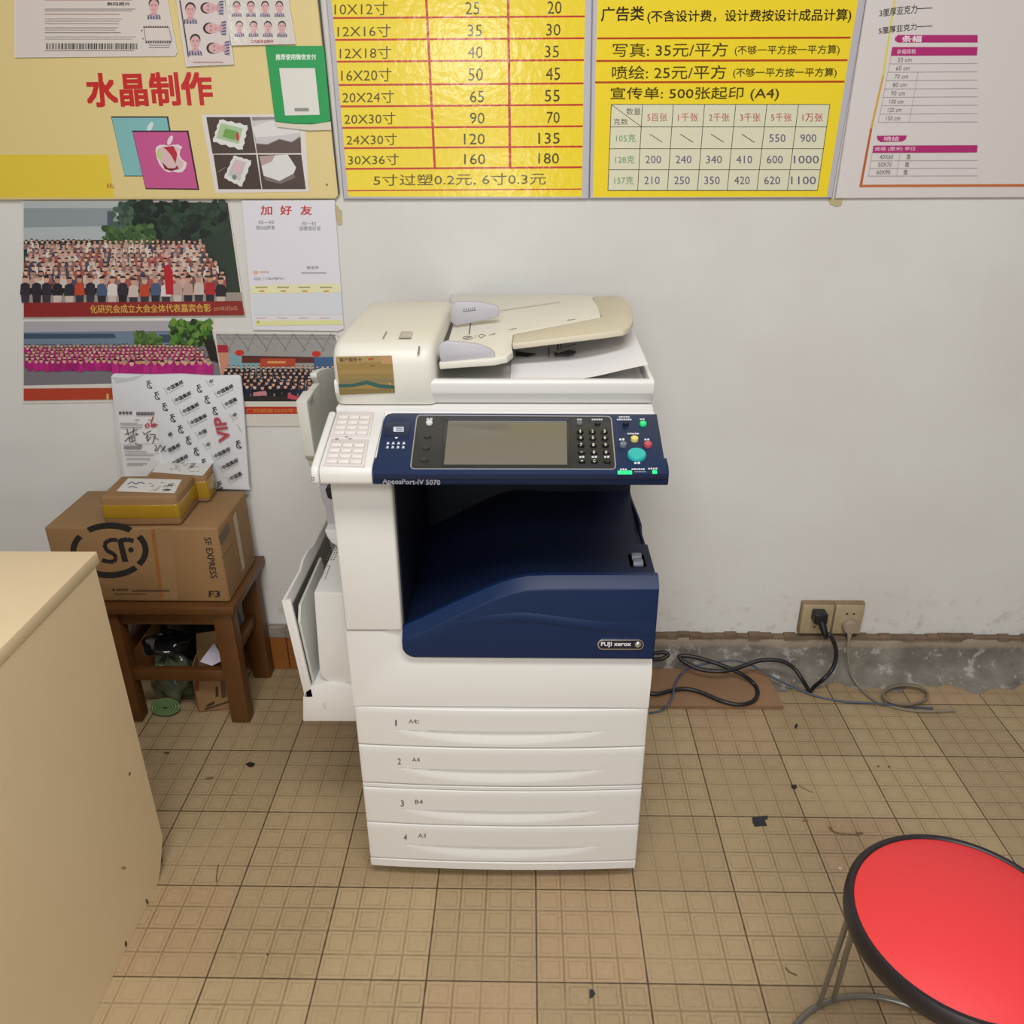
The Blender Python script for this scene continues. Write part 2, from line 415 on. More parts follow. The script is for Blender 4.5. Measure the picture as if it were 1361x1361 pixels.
# four product pictures
p.poly([(268, 152), (405, 151), (411, 254), (287, 256)], 'ddd8d4')
p.poly([(274.6, 155), (333, 155), (341, 203), (283, 204)], '4a3a33'); p.poly([(335, 155), (398, 155), (401, 203), (342, 203)], '8d8488')
p.poly([(284, 205), (341, 205), (348, 251), (291, 251)], '463630'); p.poly([(343, 205), (401, 205), (407, 251), (349, 251)], '4c3c36')
def wavy(q, n, a, col):
    pts = []
    for i in range(4):
        x0, y0 = q[i]; x1, y1 = q[(i+1) % 4]
        for k in range(n): t = k/n; w = a*math.sin(k*PI); pts.append((x0+(x1-x0)*t+(a if k % 2 else -a)*(y1-y0)/60, y0+(y1-y0)*t-(a if k % 2 else -a)*(x1-x0)/60))
    p.poly(pts, col)
wavy([(292, 158), (330, 166), (323, 199), (283, 188)], 7, 1.5, 'dfe0dc'); p.poly([(294, 163), (323, 170), (318, 191), (288, 183)], 'a9c59a'); p.poly([(300, 170), (316, 174), (312, 186), (296, 181)], '6fa24e'); p.ell(316, 181, 2.4, 6, 'c0404a')
wavy([(311, 206), (335, 213), (322, 248), (298, 236)], 7, 1.2, 'dcdcd8'); p.poly([(313, 211), (328, 215), (319, 240), (303, 232)], 'c4bcc0'); p.ell(317, 222, 5, 8, 'd8b4bc', 0.3); p.ell(312, 235, 3, 3.5, '6d8a86')
p.poly([(336, 160), (399, 156), (400, 180), (388, 188), (372, 184), (356, 191), (341, 190)], 'c9c5c8'); p.poly([(336, 168), (360, 160), (398, 166), (399, 176), (370, 180), (340, 182)], 'dddadb')
p.poly([(341, 191), (356, 192), (372, 185), (388, 189), (400, 182), (401, 203), (342, 203)], '5e4b45')
p.poly([(345, 207), (383, 205), (394, 222), (391, 230), (372, 240), (351, 233)], 'dcdada'); p.poly([(345, 207), (366, 206), (362, 214), (348, 220)], 'b49c98'); p.poly([(351, 233), (372, 240), (391, 230), (393, 236), (373, 244), (353, 239)], '7a6a68')
p.ell(435, 245, 1, 1.5, '4a3a20'); p.line(290, 228, 300, 222, .6, 'b09c60')
b1print = p.build('printed_face', INK_SATIN, b1)

def portrait(p, cx, cy, w, rot=0.0, shirt='a89fb2'):
    c, s = math.cos(rot), math.sin(rot)
    def T(pts): return [(cx+(x*c-y*s)*w, cy+(x*s+y*c)*w) for x, y in pts]
    p.poly(T([(-.62, 1.35), (-.55, .98), (-.2, .78), (.2, .78), (.55, .98), (.64, 1.35)]), shirt)
    for k in range(5): p.poly(T([(-.55+k*.25, .98), (-.5+k*.25, .95), (-.42+k*.25, 1.33), (-.5+k*.25, 1.33)]), '8d84a0', False)
    p.poly(T([(-.2, .5), (.2, .5), (.24, .86), (0, 1.08), (-.24, .86)]), 'cf9c9e')
    p.poly(T([(.47*math.cos(a), -.06+.52*math.sin(a)) for a in [2*PI*k/18 for k in range(18)]]), '2f2526')
    p.poly(T([(.42*math.cos(a), .17+.56*math.sin(a)) for a in [2*PI*k/18 for k in range(18)]]), 'd7a9aa')
    p.up()
    for sx in (-1, 1):
        p.poly(T([(sx*.17-.09, .09), (sx*.17+.09, .09), (sx*.17+.08, .14), (sx*.17-.08, .14)]), '5a4044', False)
        p.poly(T([(sx*.18-.1, .0), (sx*.18+.1, -.01), (sx*.18+.1, .03), (sx*.18-.1, .03)]), '6c5054', False)
    p.poly(T([(-.05, .30), (.05, .30), (.07, .36), (-.07, .36)]), 'bd8a8c', False); p.poly(T([(-.13, .47), (.13, .47), (.06, .53), (-.06, .53)]), 'b0686e', False)
# receipt sheet
o = plate('receipt_sheet', [(20, -90), (221, -90), (223, 0), (236, 69), (233, 74), (20, 76)], 0.0155, 0.002, PAPER, 'white photo receipt sheet with barcode and empty box stuck on the cream board', 'paper', r=0)
p = wp(0.0155)
p.poly([(21, -89), (220, -89), (222, 0), (235, 69), (232, 73), (21, 75)], 'd9cfc9')
portrait(p, 205, 5, 15)
p.text('数码照片', (143, 2.5, 173, 7), '4a4444', .02); p.rect(60, -2, 176, 0, 'c08a8a')
for y, x1, c in ((11, 180, '8a8484'), (13.5, 176, '8a8484'), (18, 160, 'b07f80'), (24, 163, 'a39c9a'), (27, 160, 'a39c9a'), (30.5, 158, 'a39c9a'), (36, 157, '8a8484'), (39, 154, 'a39c9a'), (42.5, 161, '77706e'), (48, 181, 'a8a1a0'), (51, 176, 'a8a1a0')):
    p.rect(60, y, x1, y+1.0, c, False)
x = 62.0; p.up()
while x < 182: w = random.choice((.7, 1.1, 1.8)); p.rect(x, 57, x+w, 65, '3a3634', False); x += w+random.choice((.7, 1.0, 1.6))
p.rect(60, 66.3, 178, 67.3, '8a8484', False)
for a in ((192, 36, 225, 36), (225, 36, 229, 54), (229, 54, 194, 54), (194, 54, 192, 36)): p.line(*a, .7, '5a5454', False)
p.up()
for k in range(11): p.rect(191+k*3.1, 34, 193+k*3.1, 36.3, '4a4444', False); p.rect(194+k*3.15, 54.6, 196+k*3.15, 57, '4a4444', False)
p.rect(198, 59, 227, 60, '9a9292', False); p.rect(198, 62, 226, 63, '7a7272', False); p.ell(189, 40, 1, 1, '5a4a4a'); p.ell(190.5, 51, 1, 1, '5a4a4a')
p.build('printed_face', INK_SATIN, o)
# sheet of mixed portraits
o = plate('portrait_sheet', [(226, -80), (296, -80), (299, 0), (311.5, 85), (248, 88), (235, 0)], 0.0175, 0.0015, PAPER, 'tall photo sheet of upright and sideways portraits on the cream board', 'paper', r=0)
p = wp(0.0175)
p.poly([(227, -79), (295, -79), (298, 0), (310.5, 84), (249, 87), (236, 0)], 'd8cdca')
portrait(p, 253.5, 11, 15); portrait(p, 260, 53, 15)
for cx, cy in ((276, 10), (279.5, 37), (284, 63.5)): portrait(p, cx, cy, 16, -PI/2)
p.line(239.5, 0, 251, 75, 1.6, '4a4446')
for k in range(24):
    t = k/24; p.line(238.2+11.5*t, 75*t, 241+11.5*t, 75*t+.2, .8, 'd8cdca', False)
p.rect(257, 81.3, 297, 82.8, 'c08c94')
p.build('printed_face', INK_SATIN, o)
# glossy sheet of eight portraits
o = plate('portrait_sheet', [(296, -60), (380, -60), (384, 0), (393.5, 58), (307, 60), (300, 0)], 0.0175, 0.0015, PAPER, 'glossy photo sheet of two rows of four portraits on the cream board', 'paper', r=0)
p = wp(0.0175)
p.poly([(297, -59), (379, -59), (383, 0), (392.5, 57), (308, 59), (301, 0)], 'd6cfc8')
for k in range(4): portrait(p, 315+k*18.9, 7, 11); portrait(p, 318.5+k*18.9, 33.5, 11)
p.text('二代身份证照片', (333, 52.3, 364, 56.4), 'b84a50', .01)
p.build('printed_face', INK_GLOSS, o)
# green payment card
o = plate('payment_card', [(353, 60.5), (431, 60.5), (440, 160), (431, 163), (415, 164.5), (390, 164), (366, 161)], 0.0165, 0.004, mat('green_card', '0f9a4c', 0.3), 'bright green mobile payment card with a white panel stuck on the cream board', 'card', r=0.001)
p = wp(0.0165)
p.text('推荐使用微信支付', [(367, 71.5), (420, 71.5), (421, 78.5), (367, 79.5)], 'e9f3ea', .02)
p.poly([(371.5, 90), (419, 90), (425.5, 152), (379.5, 153)], 'dedcd6'); p.rect(392, 143, 411, 147.5, '8c8a86')
p.poly([(366, 161.5), (390, 164.4), (415, 165), (440, 161), (441, 172), (412, 173), (369, 168)], 'd8d0be')
p.build('printed_face', INK_SATIN, o)

# --- yellow price board with the size table
b2 = plate('price_board', [(421, -150), (789.5, -150), (783.5, 264), (457, 264.5)], 0.010, 0.010, GREYF, 'bright yellow price board of photo sizes ruled in red', 'sign')
YEL = 'f0d730'
p = wp(0.010)
p.poly([(429, -145), (781, -145), (774, 261), (463.5, 261)], YEL)
rows = [-3, 23.5, 52.5, 81.5, 112.5, 141, 169.5, 196.5, 224, 253]
def lx(y): return 441.5+21.5*y/262
def rx(y): return 778-4.5*y/262
p.up()
for y in rows: p.line(lx(y), y, rx(y), y-2.2, 2.6 if y < 250 else 1.6, 'c0392b', False)
p.up()
p.line(563, -80, 578.5, 224.5, 3.2, 'c0392b', False); p.line(675, -80, 678.5, 223.5, 3.4, 'c0392b', False)
T = [('10X12寸', 445, 516, 2, 20, '25', 619, 638, '20', 728, 747), ('12X16寸', 449, 520, 32, 49, '35', 622, 641, '30', 726.5, 745.5), ('12X18寸', 452, 520, 61, 78, '40', 622.5, 642, '35', 724.5, 743.5),
     ('16X20寸', 454, 521, 90, 108, '50', 623, 642.5, '45', 726, 745), ('20X24寸', 455.5, 524, 120, 136.5, '65', 625, 644, '55', 724.5, 744.5), ('20X30寸', 458, 526, 149, 165, '90', 625, 644.5, '70', 727, 744.5),
     ('24X30寸', 461, 528, 177, 192.5, '120', 617, 645, '135', 716, 744.5), ('30X36寸', 463, 530.5, 204, 219, '160', 617.5, 645.5, '180', 716, 743.5)]
for t, x0, x1, y0, y1, a, ax0, ax1, b_, bx0, bx1 in T:
    p.text(t, [(x0, y0+.5), (x1, y0-.5), (x1, y1-.3), (x0, y1+.5)], '5a4a12', -0.004); p.text(a, (ax0, y0, ax1, y1-1), '4a4012'); p.text(b_, (bx0, y0-1, bx1, y1-2), '4a3c12')
p.text('5寸过塑0.2元, 6寸0.3元', [(497, 231.5), (726, 229), (726, 245.5), (497, 247)], '5a4a12', -0.004)
p.build('printed_face', INK_GLOSS, b2)

# --- yellow advertising price board
b3 = plate('price_board', [(791, -150), (1176.5, -150), (1151.5, 0), (1107, 263), (783.8, 263.7)], 0.010, 0.010, GREYF, 'bright yellow advertising price board with a white grid table', 'sign')
p = wp(0.010)
p.poly([(797.5, -145), (1165, -145), (1141, 0), (1099.5, 261), (788.5, 261.5)], YEL)
p.text('广告类', [(800, 9), (857, 7.5), (856, 27), (799.5, 28)], '33280c', .016)
p.text('(不含设计费，设计费按设计成品计算)', [(861, 13.5), (1133, 11), (1131, 29.5), (861, 31)], '33280c', .012)
for y, x1 in ((50.5, 1131), (80.5, 1127), (109, 1123)): p.line(797-y*.05, y, x1, y-1, 2.6, 'b5461c', False)
p.up()
p.text('写真: 35元/平方', [(815, 57), (968, 56), (967.5, 74.5), (815, 75.5)], '4a3d0c', .004); p.text('(不够一平方按一平方算)', [(977, 60), (1117, 59), (1116, 73), (977, 74)], '4a3d0c', .004)
p.text('喷绘: 25元/平方', [(814, 87), (966, 86), (965.5, 104.5), (814, 105)], '4a3d0c', .004); p.text('(不够一平方按一平方算)', [(975, 90), (1113, 89.5), (1112, 103), (975, 103.5)], '4a3d0c', .004)
p.text('宣传单: 500张起印 (A4)', [(812, 115.5), (1037, 114.5), (1035, 133.5), (812, 134)], '4a3d0c', .004)
p.poly([(813, 138.5), (1103.5, 138), (1087, 252.5), (808.5, 252.7)], 'dcdac0')
cols = [(813, 808.5), (854.5, 848), (895.5, 887.5), (937, 927.5), (978.5, 967), (1020, 1006.5), (1062, 1047), (1103.5, 1087)]
yr = [138.3, 168.2, 197.2, 225.2, 252.6]
for a, b_ in cols: p.line(a, 138.3, b_, 252.6, .8, '4a4a44', False)
for y in yr: t = (y-138.3)/114.3; p.line(813-4.5*t, y, 1103.5-16.5*t, y, .8, '4a4a44', False)
p.up(); p.line(813, 138.5, 853, 168, .8, '4a4a44', False)
p.text('数量', (833, 143, 852, 152.5), '4f4b46'); p.text('克数', (816, 157, 835, 165.5), '4f4b46')
hd = ['5百张', '1千张', '2千张', '3千张', '5千张', '1万张']
data = [['\\']*4+['550', '900'], ['200', '240', '340', '410', '600', '1000'], ['210', '250', '350', '420', '620', '1100']]
def cellx(k, y, f): t = (y-138.3)/114.3; a = cols[k][0]+(cols[k][1]-cols[k][0])*t; b_ = cols[k+1][0]+(cols[k+1][1]-cols[k+1][0])*t; return a+(b_-a)*f
for k in range(6):
    p.text(hd[k], (cellx(k+1, 153, .17), 150, cellx(k+1, 153, .83), 161), 'b0504e', False)
    for r in range(3):
        y = (yr[r+1]+yr[r+2])/2; t = data[r][k]; f0, f1 = (.08, .9) if len(t) == 4 else (.2, .72)
        if t == '\\': p.line(cellx(k+1, y, .3), y-5, cellx(k+1, y, .72), y+6, .9, '3c3c38', False)
        else: p.text(t, (cellx(k+1, y, f0), y-5, cellx(k+1, y, f1), y+5.5), '5f5878', False)
for r, t in enumerate(('105克', '128克', '157克')): y = (yr[r+1]+yr[r+2])/2; p.text(t, (cellx(0, y, .2), y-5, cellx(0, y, .84), y+5.5), '7aa57e', False)
p.build('printed_face', INK_GLOSS, b3)

# --- white price poster at the right edge
b4 = plate('price_poster', [(1177.5, -150), (1440, -150), (1440, 262), (1110, 263.5), (1152.5, 0)], 0.008, 0.008, mat('white_foam_board', 'd9d3d2', 0.35), 'white price poster with magenta headings and handwriting at the right end of the row', 'sign')
p = wp(0.008)
p.poly([(1189, -5), (1191.5, -5), (1176, 100), (1173, 100)], 'd8cf62'); p.poly([(1173, 100), (1176, 100), (1160, 170), (1157, 170)], 'd2a850'); p.poly([(1157, 170), (1160, 170), (1146, 248), (1142.5, 248)], 'b8623a')
p.poly([(1142.5, 245), (1600, 243), (1600, 247), (1142.5, 248.5)], 'c07040')
def scribble(t, quad): p.text(t, quad, '2c2a2c', .006)
scribble('3厘厚亚克力', [(1170, 12), (1220, 5), (1219, 17), (1169, 22)]); scribble('5厘厚亚克力', [(1168.5, 36), (1219, 30), (1219, 39), (1168.5, 45)])
p.line(1219, 11, 1240, 10, 1, '2c2a2c'); p.line(1219.5, 35, 1240, 34, 1, '2c2a2c')
MG = 'b02a72'
p.poly([(1190, 50), (1194, 46), (1300, 46), (1300, 56), (1194, 56), (1190, 53)], MG); p.text('条幅', [(1200, 47), (1226, 47), (1225, 55.5), (1199, 55.5)], 'eddfe6', .02)
p.poly([(1186.5, 62), (1300, 62), (1299, 73), (1184.5, 73.5)], MG); p.text('条幅规格', [(1193, 65), (1218, 64.5), (1217.5, 71), (1192.5, 71.5)], 'e6d3de')
for k, t in enumerate(('50 cm', '60 cm', '70 cm', '80 cm', '90 cm', '100 cm', '120 cm', '150 cm')):
    y = 79+k*11.1; x = 1193.5-k*2.2; p.text(t, [(x+.6, y-3), (x+19, y-3.3), (x+18.4, y+2.6), (x, y+2.8)], '807a80', False)
    p.line(1183-k*2.1, y+5.3, 1300, y+4.6, .5, 'a59aa0', False)
p.up(); p.line(1185, 73, 1168, 162, .5, 'a59aa0', False); p.line(1221, 95, 1209, 162, .5, 'a59aa0', False)
p.poly([(1166, 180), (1206, 179.5), (1204, 185), (1199, 187.5), (1171, 188), (1167, 185)], MG); p.text('喷绘', [(1176, 181), (1196, 181), (1195, 187), (1175, 187)], 'e8cfdd', .01)
p.poly([(1161.5, 193), (1300, 192.5), (1299, 202), (1160, 202.5)], MG); p.text('规格 (厘米) 单位', [(1163.5, 194.5), (1218, 194), (1217, 200.5), (1163, 201)], 'e6d3de')
for k, t in enumerate(('40X60', '50X70', '60X90')):
    y = 208+k*10.2; x = 1170-k*2; p.text(t, [(x, y-3), (x+18, y-3), (x+17.5, y+2.6), (x-.4, y+2.7)], '807a80', False)
    p.text('面', [(1206-k*2, y-3), (1211-k*2, y-3), (1210.5-k*2, y+3), (1205.5-k*2, y+3)], '6a666a', False); p.line(1159-k*1.6, y+5, 1300, y+4.6, .5, 'a59aa0', False)
p.up(); p.line(1160, 202, 1155, 234, .5, 'a59aa0', False); p.line(1197, 202, 1192, 234, .5, 'a59aa0', False)
p.build('printed_face', INK_SATIN, b4)
# tape scraps below the boards
for q, lb in (([(1101, 263.5), (1121, 263), (1119, 272), (1113, 274), (1104, 271)], 'yellowed tape scrap under the corner of the advertising price board'), ([(446, 270), (455, 281), (455, 298), (450, 299), (447, 288)], 'yellowed tape scrap beside the white poster with red title')):
    plate('tape_scrap', q, 0.002, 0.001, mat('old_yellow_tape', 'bcae86', 0.5), lb, 'tape', r=0)

# ------------------------------------------------------------------ photographs and poster on the wall
def crowd(p, rows, y0, y1, hw0, hw1, xl, xr, body, skin, hair, sp=1.7, legs=None):
    for r in range(rows):
        t = r/max(rows-1, 1); y = y0+(y1-y0)*t; hw = hw0+(hw1-hw0)*t; dx = hw*sp; x = xl(y)+random.uniform(0, dx)
        ps = []
        while x < xr(y)-hw*.6: ps.append((x+random.uniform(-.12, .12)*hw, y+random.uniform(-.22, .22)*hw)); x += dx
        p.up()
        for x, yy in ps:
            c = random.choice(body); h = hw*2.6; w = min(hw*.95, dx*.49)
            p.poly([(x-hw*.2, yy+hw*.55), (x+hw*.2, yy+hw*.55), (x+w*.85, yy+hw*.85), (x+w, yy+h), (x-w, yy+h), (x-w*.85, yy+hw*.85)], c, False)
            if legs and r == rows-1: p.poly([(x-w*.8, yy+h), (x+w*.8, yy+h), (x+w*.7, yy+h*1.5), (x-w*.7, yy+h*1.5)], random.choice(legs), False)
        p.up()
        for x, yy in ps: p.ell(x, yy, hw*.46, hw*.6, random.choice(skin), n=9, up=False)
        p.up()
        for x, yy in ps: p.ell(x, yy-hw*.22, hw*.5, hw*.42, random.choice(hair), n=8, up=False, a0=PI, a1=2*PI)
def leaves(p, n, x0, x1, y0, y1, s, cols):
    for k in range(6):
        for i in range(n//6): p.up(.25); p.ell(random.uniform(x0, x1), random.uniform(y0, y1), s*random.uniform(.5, 1.2), s*random.uniform(.4, .9), random.choice(cols), random.uniform(0, 3), 7, False)
SK = ['d2a58c', 'c99a80', 'dab39b', 'c08c74']; HR = ['2a2426', '1f1b1d', '3a302e', '8a8482']
FW = mat('photo_paper_edge', 'd8d4cc', 0.4)
# 1: outdoor conference photo
o = plate('group_photo', [(30, 266), (304, 267.5), (327, 420), (30, 422)], 0.004, 0.003, FW, 'outdoor group photograph with dark trees above a red caption strip', 'photo', r=0)
p = wp(0.004)
def xr1(y): return 303+(y-268)*.148
p.poly([(32, 268), (303, 268.5), (322, 402), (32, 402)], '2c3a30')
p.poly([(32, 268), (168, 268), (165, 318), (32, 320)], 'aeb7ba'); p.poly([(32, 276), (155, 276), (155, 300), (32, 302)], '8d979d'); p.rect(143, 280, 151, 300, '4f5a66')
leaves(p, 240, 168, 298, 270, 312, 8, ['1f2b24', '26352a', '33463a', '1a2220', '2c4030']); leaves(p, 80, 140, 205, 300, 322, 6, ['3f5a34', '4d6a3a', '55703f', '35502e']); leaves(p, 30, 150, 175, 270, 300, 6, ['33473a', '4a5f50'])
p.poly([(32, 390), (321, 388), (323, 402), (32, 402)], '9a9087')
crowd(p, 9, 320, 368, 4.0, 6.0, lambda y: 34, lambda y: xr1(y)-40+(y-320)*.55, ['b99a92', 'cdbfb8', 'a3544f', 'd6cfca', '8c6a72', '4a4a60', 'caa8a0', '76504c'], SK, HR, 1.75)
crowd(p, 1, 372, 372, 8, 8, lambda y: 34, lambda y: 300, ['b8472f', '2b2630', 'c9b8b0', '302a36', 'a8262f', '4a5a78', 'd8d0cc', '262228', 'b89a90'], SK, HR, 1.8, ['2b2630', '3a3440', 'c8b8b0', '242028'])
p.poly([(218, 354), (225, 350), (230, 360), (231, 391), (221, 391)], 'b3202c')
p.poly([(32, 402), (322, 399.5), (325.5, 418.5), (32, 421)], '8a2626')
p.text('化研究会成立大会全体代表嘉宾合影', [(120, 405), (280, 403), (281.5, 414), (121, 416)], 'cfa84a', .012)
p.text('2019年5月26日', [(284.5, 407), (315, 406), (316, 412), (285, 413)], 'c79a78')
p.build('printed_face', INK_SATIN, o)
# 2: magenta shirts
o = plate('group_photo', [(30, 428), (281, 424), (300, 532), (30, 536)], 0.003, 0.002, FW, 'group photograph of rows of people in magenta shirts behind the white mailer bag', 'photo', r=0)
p = wp(0.003)
p.poly([(32, 430), (280, 426), (296, 506), (32, 512)], '77737a')
p.poly([(32, 427), (225, 426), (247, 439), (32, 441)], 'a9a7ae'); p.poly([(32, 441), (248, 440), (247, 457), (32, 459)], '6d8196'); p.poly([(32, 443), (152, 443), (155, 449), (32, 450)], '3c4f62'); p.poly([(212, 444), (236, 444), (238, 455), (214, 455)], '3a4a5c')
leaves(p, 100, 180, 215, 442, 460, 4, ['4a6a32', '3c5a2a', '5d7a3c']); leaves(p, 200, 228, 281, 426, 458, 5, ['3a6a24', '2c5220', '4f8030', '1e3618', '6a8a3a'])
p.poly([(270, 450), (285, 452), (291, 482), (280, 478)], '221c1c')
crowd(p, 6, 459, 480, 3.6, 5.0, lambda y: 34, lambda y: 262+(y-459)*1.25, ['a51a72', 'b3207c', '98186a', 'ad2468'], SK, HR, 1.5)
crowd(p, 1, 481, 481, 6.4, 6.4, lambda y: 150, lambda y: 290, ['ae1f7c', 'b8267f', 'a61a74'], SK, HR, 1.6, ['d9d0d6', 'cfc4cc'])
p.poly([(32, 516), (298, 514), (300, 528), (32, 532)], 'b0402a'); p.rect(142, 523, 145, 530, 'd8b060')
p.build('printed_face', INK_SATIN, o)
# 3: dark suits
o = plate('group_photo', [(284, 440), (449, 441), (455, 566), (302, 566)], 0.003, 0.002, FW, 'group photograph of people in dark suits under red lanterns beside the copier', 'photo', r=0)
p = wp(0.003)
p.poly([(287, 443), (446, 444), (452, 531), (300, 531)], '9b9a98')
p.up()
for k in range(7):
    x = 290+k*25; p.line(x, 443, x+17, 466, .8, '5e5e5c', False); p.line(x+25, 443, x+13, 468, .7, '6a6a68', False); p.line(x+8, 445, x+30, 462, .4, '777775', False)
for y in (445.5, 449.5): p.line(288, y, 447, y, .6, '6a6a66', False)
p.poly([(289, 458), (303, 458), (306, 500), (295, 500)], 'c48a70'); p.poly([(289, 458), (303, 458), (304, 468), (290, 468)], 'a52436')
p.poly([(304, 470), (349, 472), (349, 492), (305, 492)], '7fa3ad'); p.poly([(417, 474), (447, 474), (448, 496), (418, 496)], '3a5f88')
p.poly([(322, 472), (418, 474), (418, 482), (322, 482)], '5a2a26'); p.poly([(347, 476), (393, 476), (393, 487), (346, 488)], 'b0452c'); p.rect(356, 479.5, 380, 482.5, 'd49a58')
for x, y in ((319, 468.5), (421, 470)): p.ell(x, y, 6, 4, 'c2302a')
crowd(p, 7, 487, 514, 3.2, 5.0, lambda y: 300+(y-487)*.1, lambda y: 449, ['1c1c2c', '22243a', '15151f', '2a2c44', '1a1a26'], SK, ['2a2426', '1f1b1d', '221d20'], 2.05)
p.poly([(300, 527), (452, 525), (453, 533), (301, 533)], '2a2628'); p.poly([(337, 521), (354, 519), (354, 525), (337, 526)], 'c07f86'); p.poly([(383, 522), (400, 528), (398, 532), (383, 529)], 'c24a5c')
p.poly([(300, 533), (453, 533), (455, 566), (302, 566)], 'd3cfc6'); p.poly([(321, 540), (405, 540), (405, 549.5), (322, 550)], 'b2352a')
p.text('广西解放2020年会', [(327.5, 542.5), (400.5, 542.5), (401, 547.8), (328, 548)], 'd0883a', .008)
p.build('printed_face', INK_SATIN, o)
# add-friends poster
o = plate('poster', [(322, 266), (445, 265.5), (457.5, 436), (450, 439.5), (337, 438)], 0.0065, 0.002, PAPER, 'white poster with red title hung above the copier\'s left corner', 'poster', r=0)
p = wp(0.0065)
p.poly([(323, 267), (444, 266.5), (456.5, 435), (449.5, 438.5), (338, 437)], 'dfdde6')
for t, x0, x1, c in (('加', 347, 362, 0), ('好', 373, 388, 0), ('友', 400, 415, 0)): p.text(t, (x0, 273, x1, 285), 'c23a3e', .02)
p.text('扫一扫', (344, 292.5, 364, 297.5), '6a7078'); p.text('加QQ好友', (341, 299, 366, 305), '5a646c')
p.text('扫一扫', (402, 294, 420, 299), '7a7a80'); p.text('加微信好友', (398, 300, 427, 306), '7a7a80')
p.text('微信号', (408, 353, 424, 357.5), '7e7e84'); p.rect(401, 361.5, 434, 363, 'a2a2a8'); p.ell(340.5, 361.5, 3.6, 2.6, 'e3b49a'); p.rect(346, 360.5, 358, 361.6, 'c08a6a'); p.text('QQ: 1136598741', (338, 368, 377, 372), '7f7f86')
p.poly([(334, 379), (452, 376), (453, 388), (335, 390)], 'e6e2b8'); p.up()
for k in range(4): p.rect(340+k*28.5, 380.5, 356+k*28.5, 382.5, 'a9a070', False); p.rect(345+k*28.5, 385.5, 352+k*28.5, 387.5, 'c79a4a', False); p.rect(341+k*28, 421.5, 354+k*28, 422.7, 'd8b8a8', False)
p.poly([(336, 392), (454, 389), (456, 418), (338, 418)], 'd5dae2')
p.poly([(339.5, 426), (455, 424.5), (455.5, 431), (340, 432.5)], 'dfe0a2'); p.ell(343.5, 427.5, 2, 2, 'b8b04a')
p.build('printed_face', INK_SATIN, o)

# ------------------------------------------------------------------ photocopier
WHITE = mat('white_plastic', 'dad9d6', 0.38, bump=0.03, bscale=400); CREAMP = mat('cream_plastic', 'dad7cd', 0.4)
BEIGE = mat('beige_plastic', 'c8bfaa', 0.45); LILAC = mat('lilac_grey_plastic', 'b3b1b8', 0.4); LGREY = mat('pale_grey_plastic', 'c4c5be', 0.42)
NAVY = mat('navy_plastic', '0e264c', 0.45, spec=0.3); NAVYD = mat('dark_and_shaded_navy_plastic', '0c1226', 0.45); NAVYT = mat('shaded_tray_navy_plastic', '0f1934', 0.5, spec=.3); BLACKP = mat('black_plastic', '141414', 0.35)  # darker navies paint cavity shade on recess and tray; badge and key truly dark
KBLK = mat('charcoal_panel', '2b2c2a', 0.35); SEAM = mat('seam_grey', '6e6c68', 0.6); MIDG = mat('dark_grey_plastic', '6f6e68', 0.5)
PC = thing('photocopier', 'white and navy floor standing office photocopier with four paper drawers', 'photocopier', (-0.05, 1.6, 0))
def part(name, fn, m, parent=PC, **k):
    bm = NB(); fn(bm); return obj(name, bm, m, parent, **k)
XL, XR = -0.331, 0.2345

def f(b):
    box(b, XL+.003, XR-.003, 1.302, 1.925, 0.058, 0.555, .006); box(b, XL+.004, XR-.004, 1.742, 1.925, 0.63, 0.945, .006)
part('cabinet', f, WHITE)
part('base_frame', lambda b: box(b, -0.30, 0.205, 1.315, 1.88, 0.022, 0.06), BLACKP)
for cx in (-.27, .175):
    for cy in (1.36, 1.84):
        part('caster', lambda b: lathe(b, [(0, -.012), (.013, -.012), (.015, -.009), (.015, .009), (.013, .012), (0, .012)], (cx, cy, .015), 24, (1, 0, 0)), BLACKP)
def bow(x): q = (x+.048)/.284; return 1.2885-.009*(1-min(q*q, 1))
def strip(x0, x1, n=24): return [x0+(x1-x0)*k/n for k in range(n+1)]
def f(b):
    prism(b, [(x, bow(x)) for x in strip(XL, XR)]+[(XR, 1.32), (XL, 1.32)], 'Z', .031, .0525, .0015, 1)
part('plinth', f, WHITE)
def f(b): prism(b, [(x, bow(x)+.001) for x in strip(XL, XR)]+[(XR, 1.32), (XL, 1.32)], 'Z', .2525, .2615, .001, 1)
part('dividing_strip', f, WHITE)
def f(b): box(b, XL+.006, XR-.006, 1.2985, 1.303, .05, .46)
part('seam', f, SEAM)
